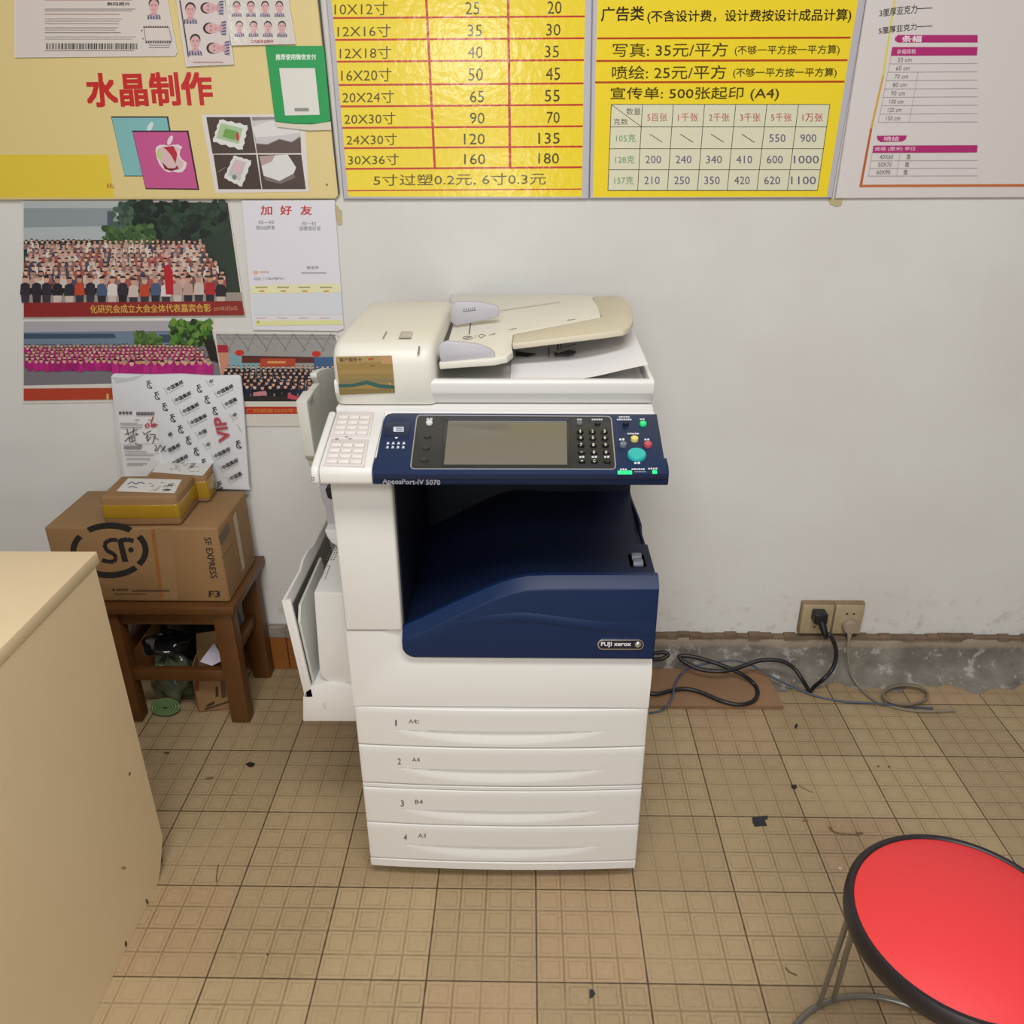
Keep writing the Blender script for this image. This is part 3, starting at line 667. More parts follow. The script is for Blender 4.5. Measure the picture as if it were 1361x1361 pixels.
# drawers
def drawer(z0, z1, num, size, ya, xa, xb, boxed=False):
    zl = z1-(z1-z0)*.56; hs = (z1-z0)*.34; cx, hw = -.05, .20
    zs = [z0, z0+.0012, z0+.003]+[z0+.003+(zl-.0005-z0-.003)*k/16 for k in range(1, 17)]+[zl+.0005]+[zl+(z1-.003-zl)*k/4 for k in range(1, 5)]+[z1-.0012, z1]
    def Y(x, z):
        y = bow(x); q = 1-((x-cx)/hw)**2
        if q > 0 and z < zl:
            h = hs*q**.6; t = (zl-z)/max(h, 1e-4)
            if t < 1: y += .012*q*(1-t)**1.25 + .014*q*max(0, 1-t/.16)**.5
        e = min(z-z0, z1-z); ex = min(x-XL, XR-x)
        if e < .003: y += .002*(1-e/.003)**2
        if ex < .003: y += .002*(1-ex/.003)**2
        return y
    xs = [XL, XL+.0012, XL+.003]+strip(XL+.003, XR-.003, 60)[1:]+[XR-.0012, XR]
    b = NB(); vs = [[b.verts.new((x, Y(x, z), z)) for z in zs] for x in xs]
    for i in range(len(xs)-1):
        for j in range(len(zs)-1): b.faces.new((vs[i][j], vs[i+1][j], vs[i+1][j+1], vs[i][j+1]))
    ring = [vs[i][0] for i in range(len(xs))]+[vs[-1][j] for j in range(1, len(zs))]+[vs[i][-1] for i in range(len(xs)-2, -1, -1)]+[vs[0][j] for j in range(len(zs)-2, 0, -1)]
    back = [b.verts.new((v.co.x, 1.299, v.co.z)) for v in ring]; n = len(ring)
    for k in range(n): b.faces.new((ring[k], ring[(k+1) % n], back[(k+1) % n], back[k]))
    bmesh.ops.recalc_face_normals(b, faces=b.faces[:])
    o = obj('paper_drawer', b, WHITE, PC, angle=30)
    xb_ = xa+.062; N_ = (bow(xb_)-bow(xa), -(xb_-xa), 0)
    p = Print((xa, bow(xa)-.0006, 0), N_, .0001)
    p.text(num, num_q(ya, xb), '3c3c3c', .0); p.build('drawer_number', INK_MATT, o)
    p = Print((xa, bow(xa)-.0006, 0), N_, .0001); p.text(size, sz_q(ya, xb), '5a5a58', .0)
    if boxed: p.path([(554, 957), (557, 957), (557, 961), (554, 961), (554, 957)], .5, '8a8a86')
    p.build('size_lettering', INK_MATT, o)
def num_q(y, x): return (x, y-4, x+4.4, y+4)
def sz_q(y, x): return (x+19, y-5, x+29.5, y+.5)
drawer(.3625, .4555, '1', 'A4', 960.5, -.24, 524.5, True)
drawer(.264, .3605, '2', 'A4', 1011.5, -.235, 529)
drawer(.1565, .2505, '3', 'B4', 1067.5, -.235, 533)
drawer(.0545, .1545, '4', 'A3', 1112.5, -.23, 537)
# lower front cover: white plate wrapping round the navy cover
def blue_low(off=0.0):
    x0, zb = -.228-off, .579-off; r = .024+off*.6; pts = [(x0, .632)]
    for k in range(9):
        a = PI+PI/2*k/8; pts.append((x0+r+r*math.cos(a), zb+r+r*math.sin(a)))
    pts.append((XR, zb)); return pts
def f(b):
    i1 = blue_low(0); i2 = blue_low(.034); i2[0] = (XL+.05, .630); i1[0] = (-.228, .630)
    y0, y1 = 1.2935, 1.2805
    A = [b.verts.new((x, y0, z)) for x, z in i1]; B = [b.verts.new((x, y1+(.0015 if k == 0 else 0), z)) for k, (x, z) in enumerate(i2)]
    for k in range(len(A)-1): b.faces.new((A[k], A[k+1], B[k+1], B[k]))
    c = [b.verts.new((XL, y1+.006, .630)), b.verts.new((XL, y1+.006, .4585)), b.verts.new((XR, y1+.006, .4585))]
    b.faces.new([c[0], B[0]]+B[1:8]+[c[1]]); b.faces.new([B[7]]+B[8:]+[c[2], c[1]])
    ring = [c[0], c[1], c[2], B[-1], A[-1]]; bk = [b.verts.new((v.co.x, 1.306, v.co.z)) for v in ring]
    for k in range(4): b.faces.new((ring[k], ring[k+1], bk[k+1], bk[k]))
    tv = b.verts.new((-.228, 1.306, .630)); b.faces.new((bk[0], c[0], B[0], A[0], tv))
    bmesh.ops.recalc_face_normals(b, faces=b.faces[:])
part('front_cover', f, WHITE, angle=50)
part('column_cover', lambda b: box(b, XL, -.2265, 1.2815, 1.742, .6325, .946, .005, 3), WHITE)
# navy front cover of the output tray
TOPC = [(-.2275, .634), (-.212, .6425), (-.191, .653), (-.149, .676), (-.108, .698), (-.067, .7185), (-.045, .7285), (-.02, .737), (.005, .742), (.04, .7435), (.079, .744), (.155, .7445), (XR, .7445)]
def f(b):
    bot = [(x, z) for x, z in blue_low(-.0006)[1:]]; top = TOPC[::-1]
    n = len(bot); low = [(x, z-.017-.004*min(max((.0-x)/.2, 0), 1)) for x, z in top]
    Fv = [b.verts.new((x, 1.2745, z)) for x, z in bot]+[b.verts.new((x, 1.2745, z)) for x, z in low]
    Mv = [b.verts.new((x, 1.2755 if k < n else 1.2955, z)) for k, (x, z) in enumerate(bot+top)]
    Kv = [b.verts.new((x, 1.309, z-(.002 if k >= n else 0))) for k, (x, z) in enumerate(bot+top)]
    b.faces.new(Fv); m = len(Fv)
    for P, Q in ((Fv, Mv), (Mv, Kv)):
        for k in range(m): b.faces.new((P[k], P[(k+1) % m], Q[(k+1) % m], Q[k]))
    bmesh.ops.recalc_face_normals(b, faces=b.faces[:])
    es = [e for e in b.edges if all(abs(v.co.y-1.2745) < 1e-5 for v in e.verts)]
    bmesh.ops.bevel(b, geom=es, offset=.003, segments=3, profile=.5, affect='EDGES')
NF = part('output_tray_cover', f, NAVY, angle=45)
def f(b):
    t = [(602, 828), (630, 820.5), (665, 815.5), (700, 814), (740, 818.5), (780, 823.5), (825, 826), (866, 825)]
    l = [(602, 828.3), (640, 823.5), (675, 820.5), (705, 820), (745, 825), (785, 831), (830, 836), (866, 840)]
    A = [onY(*q, 1.2744) for q in t]; B = [onY(*q, 1.2744) for q in l]; C_ = [Vector((v.x, 1.2744, v.z-.012)) for v in B]
    for k, v in enumerate(B): v.y = 1.2744-.005*math.sin(min(k/4, 1)*PI/2)*(1 if k < 6 else .45)
    A, B, C_ = [[b.verts.new(v) for v in catmull(L, 5)] for L in (A, B, C_)]
    for P, Q in ((A, B), (B, C_)):
        for k in range(len(P)-1): b.faces.new((P[k], P[k+1], Q[k+1], Q[k]))
    bmesh.ops.recalc_face_normals(b, faces=b.faces[:])
part('moulded_swoosh', f, NAVY, NF, angle=60)
# badge
def pill(cx, cy, hx, hy, n=10):
    return [(cx+hx-hy+hy*math.cos(a), cy+hy*math.sin(a)) for a in [-PI/2+PI*k/n for k in range(n+1)]]+[(cx-hx+hy+hy*math.cos(a), cy+hy*math.sin(a)) for a in [PI/2+PI*k/n for k in range(n+1)]]
part('badge', lambda b: slab(b, [onY(x, y, 1.2722) for x, y in pill(825.5, 856.5, 31, 6.8)], (0, -1, 0), .004, .0008), mat('polished_metal', 'd6d6d6', .18, 1.0), NF, label='oval silver maker badge')
part('badge_face', lambda b: slab(b, [onY(x, y, 1.2718) for x, y in pill(825.5, 856.5, 29.3, 5.3)], (0, -1, 0), .003), NAVYD, NF)
p = Print((0, 1.2718, 0), (0, -1, 0), .0001); p.text('FUJI xerox', (799.5, 852.8, 839, 859.6), 'dfe0e2', .03); p.build('lettering', INK_MATT, NF)
part('badge_ball', lambda b: lathe(b, [(.0065*math.cos(a), .0065*math.sin(a)*.6) for a in [PI/2*k/6 for k in range(7)]], onY(848.5, 856, 1.2717), 24, (0, -1, 0)), mat('silver_ball', 'c9c9c9', .3, .9), NF)
# output tray and recess
def zt(x):
    L = [(a, c-.011) for a, c in TOPC]
    for (a, c), (d, e) in zip(L, L[1:]):
        if x <= d: return c+(e-c)*max(0, (x-a))/(d-a)
    return L[-1][1]
def tray_z(x, y):
    z = zt(x)
    if y > 1.44: z -= (.006+.012*min(1, (y-1.44)/.02))*min(1, max(0, (x+.06)/.1))
    return z
def f(b):
    def g(u, v): x = -.229+u*(.2335+.229); y = 1.300+v*.446; return Vector((x, y, tray_z(x, y)))
    grid(b, g, 50, 56); bmesh.ops.recalc_face_normals(b, faces=b.faces[:])
TR = part('output_tray', f, NAVYT, angle=50)  # shade under the console is put into the tray's darker navy
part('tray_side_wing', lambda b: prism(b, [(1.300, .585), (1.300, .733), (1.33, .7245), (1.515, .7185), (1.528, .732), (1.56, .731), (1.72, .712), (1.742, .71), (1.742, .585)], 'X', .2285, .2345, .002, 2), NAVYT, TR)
def f(b):
    box(b, .190, .222, 1.345, 1.395, .731, .7335, .001)
part('dial_well', f, BLACKP, TR)
for k in (0, 1): part('thumb_wheel', lambda b: lathe(b, [(0, -.009), (.009, -.009), (.0095, -.006), (.0095, .006), (.009, .009), (0, .009)], (.206, 1.357+.025*k, .733), 20, (1, 0, 0)), mat('grey_wheel', '6f7480', .4), TR)
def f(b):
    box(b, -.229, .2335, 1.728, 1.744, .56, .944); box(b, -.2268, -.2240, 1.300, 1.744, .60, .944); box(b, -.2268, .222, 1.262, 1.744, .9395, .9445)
part('output_recess', f, NAVYD)  # cavity shade painted in as near-black navy
# scanner body and control panel
AL = math.atan2(.0425, .157); PN = Vector((0, -math.sin(AL), math.cos(AL))); PP = Vector((0, 1.238, .976))
def pp(x, y, h=0.0): return on(x, y, PP+PN*h, PN)
LIP = [(1.2455, .9455), (1.233, .9460), (1.2300, .950), (1.2300, .965), (1.2330, .9725), (1.2410, .9768)]
def f(b):
    box(b, -.335, .2205, 1.392, 1.90, .945, 1.0235, .003); prism(b, [(1.245, .9465), (1.245, .9735), (1.397, 1.0163), (1.397, .9465)], 'X', -.2485, .2215)
part('scanner_body', f, WHITE)
CP = part('control_panel', lambda b: prism(b, LIP+[(1.262, .9815), (1.262, .9455)], 'X', -.2475, .2265, .0012, 2), NAVY)
def f(b):
    slab(b, [pp(*q) for q in [(496.5, 629), (510, 558), (512.5, 552.5), (516.5, 549.4), (523, 548.2), (873.5, 549.6), (887, 629)]], PN, .012, .0012)
part('panel_face', f, mat('navy_panel', '16284a', 0.4, spec=.4), CP)
def f(b):
    prism(b, LIP+[(1.392, 1.0172), (1.392, .9455)], 'X', -.3335, -.2480, .003, 2)
CW = part('side_console', f, WHITE)
part('end_cap', lambda b: prism(b, LIP+[(1.392, 1.0172), (1.392, .950), (1.2455, .950)], 'X', -.3475, -.3345, .004, 3), WHITE)
def quad_slab(b, q, h, t, r=.0006): slab(b, [pp(*x, h) for x in q], PN, t, r, 2)
def lerpq(q, u, v):
    (ax, ay), (bx, by), (cx, cy), (dx, dy) = q
    return ((ax*(1-u)+bx*u)*(1-v)+(dx*(1-u)+cx*u)*v, (ay*(1-u)+by*u)*(1-v)+(dy*(1-u)+cy*u)*v)
def subq(q, u0, v0, u1, v1): return [lerpq(q, u0, v0), lerpq(q, u1, v0), lerpq(q, u1, v1), lerpq(q, u0, v1)]
PINK = mat('pale_pinkish_plastic', 'cfc7c3', .45); KEYP = mat('key_plastic', 'dfdad6', .4)
for q in ([(450, 546), (498, 547), (492.5, 580), (441, 580)], [(440.5, 582.5), (491, 583.5), (485, 619.5), (430, 618)]):
    o = part('key_sheet', lambda b: quad_slab(b, q, .0012, .004), PINK, CW)
    for r in range(4):
        for c in range(3):
            w = subq(q, .05+c*.295, .14+r*.205, .31+c*.295, .14+r*.205+.115); part('one_touch_key', lambda b: quad_slab(b, w, .0048, .004, .0012), KEYP, CW)
p = Print(PP+PN*.0013, PN, .0001); p.rect(446, 582, 450.5, 583.6, '6a6668'); p.rect(459, 579.3, 463, 580.3, '8a8486'); p.rect(463.5, 581.8, 468.5, 582.8, '8a8486'); p.build('key_sheet_marks', INK_MATT, CW)
p = Print((0, 1.2296, 0), (0, -1, 0), .0002); p.path([(413.5, 634), (418, 634), (418, 637.5), (413.5, 637.5)], .8, '5a5856'); p.build('end_cap_mark', INK_MATT, CW)
# card slot and icons
part('card_recess', lambda b: quad_slab(b, [(513, 560), (547, 560.5), (543.5, 580), (509.5, 579.5)], .0007, .001), mat('recess_navy', '121f3c', .4), CP)
p = Print(PP+PN*.0008, PN, .0001); IW = 'd5dae4'
p.rect(523.5, 566.8, 537, 573.2, IW); p.rect(526.5, 568, 536, 569.2, '3a4a72'); p.rect(526.5, 570, 536, 572.6, '8a94ac'); p.poly([(525, 580.5), (530, 580.5), (527, 583)], IW)
for r in range(2):
    for c in range(4):
        x, y = 516+c*7-r*.8, 588.3+r*5.4; p.poly([(x-2, y+1.6), (x-.4, y-1.7), (x+1.8, y-1.0), (x+2, y+1.6)], IW); p.line(x-2, y+.2, x+2, y, .5, '3a4a72')
# labels beside the keys are a few unreadable strokes on the photograph
def strokes(x, y, w, h, n):
    p.up()
    for k in range(n): p.rect(x+w*k/n, y-h/2*(1 if k % 2 else .8), x+w*(k+.72)/n, y+h/2, 'c9cdd6', False)
strokes(823, 553.6, 15, 2, 5); strokes(820.5, 557, 20, 2.2, 7); strokes(851, 556.6, 7, 2, 2); strokes(834.5, 575.8, 16, 2.2, 5); strokes(823.5, 583.4, 8, 3, 2); strokes(857, 583.6, 7.5, 2.6, 2); strokes(843.5, 614.8, 9, 3, 2)
strokes(824.5, 623.2, 10, 2.2, 3); strokes(840, 623, 18, 2.2, 6); strokes(862, 622.3, 13, 2.2, 4); p.rect(843.5, 625.6, 859, 627.4, '6a7388')
p.build('panel_lettering', INK_MATT, CP)
p = Print((0, 1.2296, 0), (0, -1, 0), .0003); p.text('ApeosPort-IV 5070', [(509, 635.5), (585.5, 637.5), (585.5, 646), (509, 644.5)], 'b4b8c6', .02); p.build('model_lettering', INK_MATT, CP)
# touch screen unit
def rq(x0, y0, x1, y1, x2, y2, x3, y3, r=4):   # rounded quad, corner order TL TR BR BL
    c = [(x0, y0), (x1, y1), (x2, y2), (x3, y3)]; out = []
    for i in range(4):
        P, A, B = Vector(c[i]), Vector(c[i-1]), Vector(c[(i+1) % 4]); a = P+(A-P).normalized()*r; d = P+(B-P).normalized()*r
        for k in range(6): t = k/5; out.append(tuple((a*(1-t)+P*t)*(1-t)+(P*(1-t)+d*t)*t))
    return out
part('silver_rim', lambda b: quad_slab(b, rq(554.2, 550.4, 813.5, 552.2, 819.8, 623.2, 545, 622.6, 6), .0012, .002, .0004), mat('silver_trim', 'c3c3c6', .3, .7), CP)
SCR = part('touch_unit', lambda b: quad_slab(b, rq(555.4, 551.6, 812, 553.2, 818.3, 621.7, 546.8, 621.2, 5), .0022, .003, .0004), KBLK, CP)
part('screen_bezel', lambda b: quad_slab(b, [(590.5, 554), (759, 555), (757, 619), (588, 618.5)], .0034, .002, .0012), KBLK, CP)
part('screen', lambda b: quad_slab(b, [(596, 559.5), (753.5, 560), (754.5, 617), (590.5, 616.8)], .0037, .001, 0), mat('screen_glass_with_reflection', '6c675b', .12, spec=.5), CP, label='dark touch screen with grey reflection in its colour')  # grey base colour stands in for the ceiling reflected in dark glass
p = Print(PP+PN*.0039, PN, .0001); p.poly([(590.5, 554), (759, 555), (754, 560), (597, 559.5)], '3a3a42'); p.line(597, 559.6, 753, 560.2, .9, '8a8a8c')
p.build('screen_edge', INK_MATT, CP)
def button(name, x, y, r, m, h=.006, label=None, keyt=None, n=24, tcol='d9d9d9'):
    c = pp(x, y, .0022); R_ = r*.00123
    o = part(name, lambda b: lathe(b, [(R_, -.002), (R_, h*.6), (R_*.9, h), (0, h)], c, n, PN), m, CP, label=label)
    if keyt:
        q = Print(PP+PN*(.0022+h), PN, .0001); d = pp(x, y, .0022+h)
        y0 = y-(h*.55/.00123)*.9; q.text(keyt, (x-1.3, y0-2.2, x+1.3, y0+1.8), tcol, .02); q.build('key_numeral', INK_MATT, CP)
DK = mat('black_key', '181918', .3)
for r, (y, dx) in enumerate(((573.4, 0), (582, .5), (591.4, 1.2), (601.2, 1.9))):
    for c, x in enumerate((771.7, 788, 804)): button('number_key', x+dx*(.9+.1*c), y+.8, 4.7, DK, .004, keyt='123456789*0#'[r*3+c])
for x, t in ((774, '-'), (790.4, 'C'), (807.6, None)): button('number_key', x, 613.6, 4.7, DK, .004, keyt=t)
p = Print(PP+PN*.0023, PN, .0001)
strokes(770.5, 606.7, 7.5, 2.8, 2); strokes(787, 606.7, 8, 2.8, 2); strokes(803.5, 606.6, 8, 2.8, 2); strokes(767.5, 557, 7, 2, 2); strokes(787, 557, 15, 2, 5); strokes(567.5, 556.3, 9, 2.4, 2); p.build('unit_lettering', INK_MATT, CP)
button('mode_key', 770.8, 562.6, 4.2, mat('grey_key', '66665f', .4), .003); button('mode_key', 794.7, 562.8, 4, DK, .003); button('service_key', 571.2, 562.4, 4.8, mat('white_key', 'd5d5d0', .4), .004, 'white round key')
for x, y in ((568.4, 579.5), (566.7, 595), (564.4, 611)): button('blank_key', x, y, 5, KBLK, .0025)
def lit(n, c, e): return mat(n, c, .4, emit=(c, e))
button('power_key', 855.2, 562.6, 4.6, lit('green_lit_key', '22c06a', .55), .003, 'green lit key'); button('dark_key', 832.3, 562.6, 4.2, NAVYD, .003)
button('clear_key', 843.8, 583.4, 5.2, mat('yellow_key', 'ddd070', .4), .004, 'yellow key'); button('interrupt_key', 828.7, 591, 4.8, mat('slate_key', '6c7482', .4), .004, 'grey key'); button('stop_key', 861.6, 590.8, 5.4, mat('red_key', 'bd5058', .4), .004, 'red key')
button('start_key', 846.7, 604.5, 12.3, mat('teal_key', '2eb0ac', .4), .005, 'large teal start key', n=40)
part('status_light', lambda b: quad_slab(b, [(821.5, 624.7), (840.5, 624.7), (840.8, 629), (821.3, 629)], .0016, .002), lit('green_lamp', '24d37c', .7), CP, label='green lit bar')
part('status_light', lambda b: quad_slab(b, [(867.5, 624.2), (873.5, 624.2), (874, 628.3), (867.7, 628.3)], .0016, .002), lit('green_lamp', '24d37c', .7), CP, label='green lit bar')

# document feeder on top
def f(b):
    prism(b, [(1.410, 1.0262), (1.397, 1.048), (1.396, 1.066), (1.400, 1.0712), (1.411, 1.0712), (1.414, 1.058), (1.82, 1.058), (1.842, 1.066), (1.842, 1.0262)], 'X', -.335, .2195, .002, 2)
    box(b, .2105, .2185, 1.402, 1.82, 1.055, 1.0735, .002); box(b, -.15, .2185, 1.81, 1.842, 1.05, 1.10, .004)
FD = part('document_feeder', f, WHITE)
HEAD = [(1.402, 1.0262), (1.3935, 1.048), (1.3930, 1.100), (1.397, 1.117), (1.408, 1.1275), (1.425, 1.1325), (1.50, 1.135), (1.66, 1.1345), (1.78, 1.130), (1.82, 1.121), (1.838, 1.105), (1.843, 1.07), (1.842, 1.0275)]
def f(b):
    X0, X1 = -.335, -.158; secs = []
    def ring(x, ins): 
        cy, cz = 1.62, 1.03; return [b.verts.new((x, cy+(y-cy)*(1-ins*.07), 1.0275+(z-1.0275)*(1-ins*.11))) for y, z in HEAD]
    for x, ins in ((X0, 1.0), (X0+.0015, .6), (X0+.005, .28), (X0+.010, .08), (X0+.016, 0), (X1-.018, 0), (X1-.010, .12), (X1-.004, .4), (X1, 1.0)): secs.append(ring(x, ins))
    n = len(HEAD)
    for P, Q in zip(secs, secs[1:]):
        for k in range(n): b.faces.new((P[k], P[(k+1) % n], Q[(k+1) % n], Q[k]))
    b.faces.new(secs[0]); b.faces.new(secs[-1]); bmesh.ops.recalc_face_normals(b, faces=b.faces[:])
HD = part('feeder_head', f, CREAMP, FD, angle=50)
TP, TN = Vector((-.15, 1.6, 1.0985)), Vector((-.094, 0, 1)).normalized()
def tp(x, y, h=0.0): return on(x, y, TP+TN*h, TN)
part('input_tray', lambda b: slab(b, [tp(*q) for q in [(600, 424), (584, 481.5), (656, 476.5), (674, 473), (682, 466.5), (680, 459), (682.5, 442.5), (799, 420.5), (796, 408), (787, 393.5), (776, 390.8), (600, 390)]], TN, .012, .0018), CREAMP, FD)
part('tray_extension', lambda b: slab(b, [tp(*q, -.0012) for q in [(683, 443), (681, 456), (800, 441.5), (829, 437.5), (838, 433.5), (842, 425), (839.5, 407), (832, 397), (820, 391.5), (788, 393.8), (800, 420.5)]], TN, .012, .003), BEIGE, FD)
part('feed_gap_strip', lambda b: slab(b, [tp(*q, .0006) for q in [(598, 427), (604, 427), (589, 477), (582.5, 480)]], TN, .002), BLACKP, FD)  # flat black strip along the gap beside the feeder head
part('paper_guide', lambda b: slab(b, [onY(*q, 1.412) for q in [(587, 482), (657, 476), (659, 471), (652, 463.5), (638, 458), (620, 455), (594, 453.5), (586, 456), (582.5, 461), (584, 472)]], (0, -1, 0), .012, .003), LILAC, FD)
g = part('paper_guide', lambda b: slab(b, [onY(*q, 1.668) for q in [(599, 427), (606, 433), (663, 422), (664.5, 413), (662, 406.5), (645, 402.5), (625, 400.5), (607, 400.8), (600, 404)]], (0, -1, 0), .012, .003), LILAC, FD)
p = Print((0, 1.668, 0), (0, -1, 0), .0002); p.line(616, 414, 633, 411.5, .8, '4a4a4a')
for k in range(6): p.line(617+k*2.8, 413.5-k*.4, 617.6+k*2.8, 409.5-k*.4, .7, '5a5a5a', False)
p.build('guide_marks', INK_MATT, FD)
p = Print(TP, TN, .0003)
p.line(626, 429, 624, 444, 1.4, '3a3a36'); p.arc(622, 448.5, 6.3, 2.0, 0, 2*PI, .9, '6a6862'); p.line(618, 449, 626, 447.5, .8, '6a6862'); p.line(632.5, 444.5, 631, 448.5, .7, '77756e'); p.path([(636, 446), (640, 443.5), (646, 445), (640, 448.5), (636, 446)], .7, '77756e'); p.path([(650, 445), (655, 443.5), (659, 442), (656, 445)], .6, '8d8b84')
p.line(677, 437.6, 687, 435.6, .8, '8d8b80'); p.line(754.5, 425, 765, 423.5, .8, '8d8b80'); p.line(666, 412, 745, 400.5, 1.4, 'c9c8be')
p.build('tray_marks', INK_MATT, FD)
p = Print((0, 0, 1.1348), (0, 0, 1), .0004); p.poly([(534, 440), (549, 440), (547, 449), (530, 449)], 'a8a498'); p.poly([(536, 441.5), (549, 441), (547, 447), (532.5, 447.5)], 'bdb8aa'); p.poly([(513.5, 440), (515.5, 440), (510, 449), (508.5, 449)], '8d8a80'); p.build('lid_notch', INK_MATT, FD)
p = Print((0, 1.3930, 0), (0, -1, 0), .0006); p.poly([(556.5, 459.5), (559, 459.5), (557.8, 471), (555.3, 471)], '7f7d78')
p.build('latch_slot', INK_MATT, FD)
# service sticker
p = Print((0, 1.3930, 0), (0, -1, 0), .0008)
p.poly([(446.5, 473.5), (521, 472), (525.5, 521.5), (452.5, 524.5)], 'a58a56'); p.poly([(446.5, 473.5), (521, 472), (521.7, 480), (447.3, 482)], 'b09868'); p.poly([(505, 472.4), (521, 472), (524, 505), (514, 503)], 'c49a72')
for y0, h, c in ((484, 7, 'a18852'), (491, 6, 'a98e5a'), (497, 7, '9b8656'), (504, 5, '8d8260')): p.poly([(447.5+(y0-474)*.12, y0), (521.5+(y0-474)*.09, y0-1), (521.8+(y0-474)*.09, y0+h-1), (447.8+(y0-474)*.12, y0+h)], c)
p.poly([(450, 510), (470, 509.5), (488, 505), (505, 510), (525, 512), (525, 516.5), (505, 515.5), (488, 510.5), (470, 514), (451, 515)], '3f6660'); p.poly([(451, 516), (525, 517), (525.4, 521.5), (452, 524)], '8a7a4e')
p.text('客户服务卡', [(451.5, 475.2), (481, 474.6), (481.4, 480), (452, 480.6)], '5a4632', .01); p.line(490, 477, 497, 476.5, 2.4, 'b5583c'); p.line(493, 486, 498, 485.6, 1, '6b5030'); p.line(518, 508, 518.6, 511, 1.6, 'cabf9c')
p.build('service_sticker', mat('gold_foil_print', None, rough=0.22, metal=0.45, attr=True), PC, label='gold landscape sticker')

# left side: bypass tray, side covers, side output tray
def f(b):
    prism(b, [(-.4165, .643), (-.333, .643), (-.333, .425), (-.402, .425), (-.419, .436), (-.4245, .452)], 'Y', 1.40, 1.86, .005, 2)
part('side_cover', f, WHITE)
p = Print((0, 0, .6431), (0, 0, 1), .0003)
for r in range(7):
    for c in range(4): p.ell(434.5+r*1.45+c*3.3-r*.1, 743-r*3.1, .8, .9, '5d5b56', n=8, up=False)
p.path([(427, 751.5), (439, 751.5), (432.5, 769)], .8, '77756f'); p.path([(433, 756), (427, 768)], .5, '9a9892'); p.build('vent_holes', INK_MATT, PC)
part('side_ledge', lambda b: slab(b, [onY(*q, 1.57) for q in [(432, 704), (450, 704), (450, 726), (441, 721), (435, 713)]], (0, -1, 0), .26, .002), WHITE)
part('upper_side_cover', lambda b: slab(b, [onY(*q, 1.60) for q in [(424, 645), (426, 655), (429, 668), (434.5, 677), (435.5, 704), (452, 704), (452, 645)]], (0, -1, 0), .25, .003), LILAC)
part('latch', lambda b: slab(b, [onY(*q, 1.42) for q in [(432.5, 650), (447, 650), (447, 664), (440.5, 663.5), (436, 661.5)]], (0, -1, 0), .03, .001), BLACKP)
def f(b): prism(b, [(-.4635, .392), (-.457, .411), (-.437, .425), (-.40, .431), (-.333, .417), (-.333, .333), (-.4702, .332)], 'Y', 1.392, 1.84, .003, 2)
part('bypass_base', f, WHITE)
p = Print((0, 1.392, 0), (0, -1, 0), .0003); p.text('5', (430, 934, 434, 941.5), 'b5b3ae'); p.build('tray_numeral', INK_MATT, PC)
BN = Vector((1, 0, .085)).normalized(); BP = Vector((-.4535, 1.4, .40))
def bpz(y, z, h=0.0): return BP + Vector((0, y-1.4, z-.40)) - Vector((.085*(z-.40), 0, 0)) + BN*h
def f(b):
    O = [(1.392, .395), (1.392, .628), (1.52, .624), (1.55, .632), (1.60, .632), (1.63, .624), (1.80, .620), (1.80, .395)]
    slab(b, [bpz(*q) for q in O], BN, .006, .0015); slab(b, [bpz(1.392, z, .012) if i < 2 else bpz(1.400, z, .012) for i, z in enumerate((.395, .628, .628, .395))], BN, .014, .001)
BT = part('bypass_tray', f, WHITE)
part('inner_tray', lambda b: slab(b, [bpz(y, z, .002) for y, z in [(1.402, .40), (1.402, .60), (1.75, .60), (1.75, .40)]], BN, .0015), MIDG, BT)
part('extension_tray', lambda b: slab(b, [bpz(y, z, .017) for y, z in [(1.405, .42), (1.405, .57), (1.43, .595), (1.62, .60), (1.62, .42)]], BN, .006, .0015), LGREY, BT)
def f(b):
    slab(b, [onX(*q, -.40) for q in [(407, 533), (417, 519), (426, 508), (422, 502), (421.5, 495), (428, 490.5), (437, 488.5), (452, 490), (452, 600), (432, 630), (420.5, 618), (417.5, 603)]], (1, 0, 0), .014, .003)
    slab(b, [onX(*q, -.393) for q in [(408, 533), (417.5, 519), (420, 521), (412.5, 535), (423, 612), (419, 606)]], (1, 0, 0), .02, .002)
    box(b, -.40, -.333, 1.50, 1.72, .86, .90, .003)
part('side_output_tray', f, LGREY)

# printed sheet lying in the feeder
bm = NB()
def sheet(u, v):
    A, B, C_, D = Vector((-.03, 1.425)), Vector((.2105, 1.425)), Vector((.215, 1.765)), Vector((-.03, 1.74))
    q = (A*(1-u)+B*u)*(1-v)+(D*(1-u)+C_*u)*v; z = 1.0615+.0285*u**2.2+.004*math.sin(u*9)*(1-v)*.5+.001*v
    return Vector((q.x, q.y, z))
grid(bm, sheet, 24, 16)
SH = obj('printed_sheet', bm, mat('copy_paper', 'e6e5e8', .6), angle=70, loc=(.09, 1.6, 1.06)); tag(SH, 'curled white printed sheet lying in the document feeder under its input tray', 'paper')
p = Print((0.09, 1.6, 1.0725), (-.09, 0, 1), .0012)
p.poly([(737, 467), (742, 468.5), (748, 467), (756, 464.5), (763, 465), (767, 467), (763, 470), (755, 471.5), (747, 471), (741, 472), (737, 473)], '3c3a3e'); p.rect(728.5, 460, 731, 474, '8a888e'); p.rect(740.5, 457, 743, 464.5, '6a686e'); p.rect(745, 456, 747, 463.5, '77757c'); p.poly([(749, 460), (766, 456), (766, 458), (749, 462)], '9a98a0')
p.poly([(686, 466), (700, 468), (714, 469), (702, 473), (686, 472)], '3a3a40')
p.build('printed_image', INK_MATT, SH)

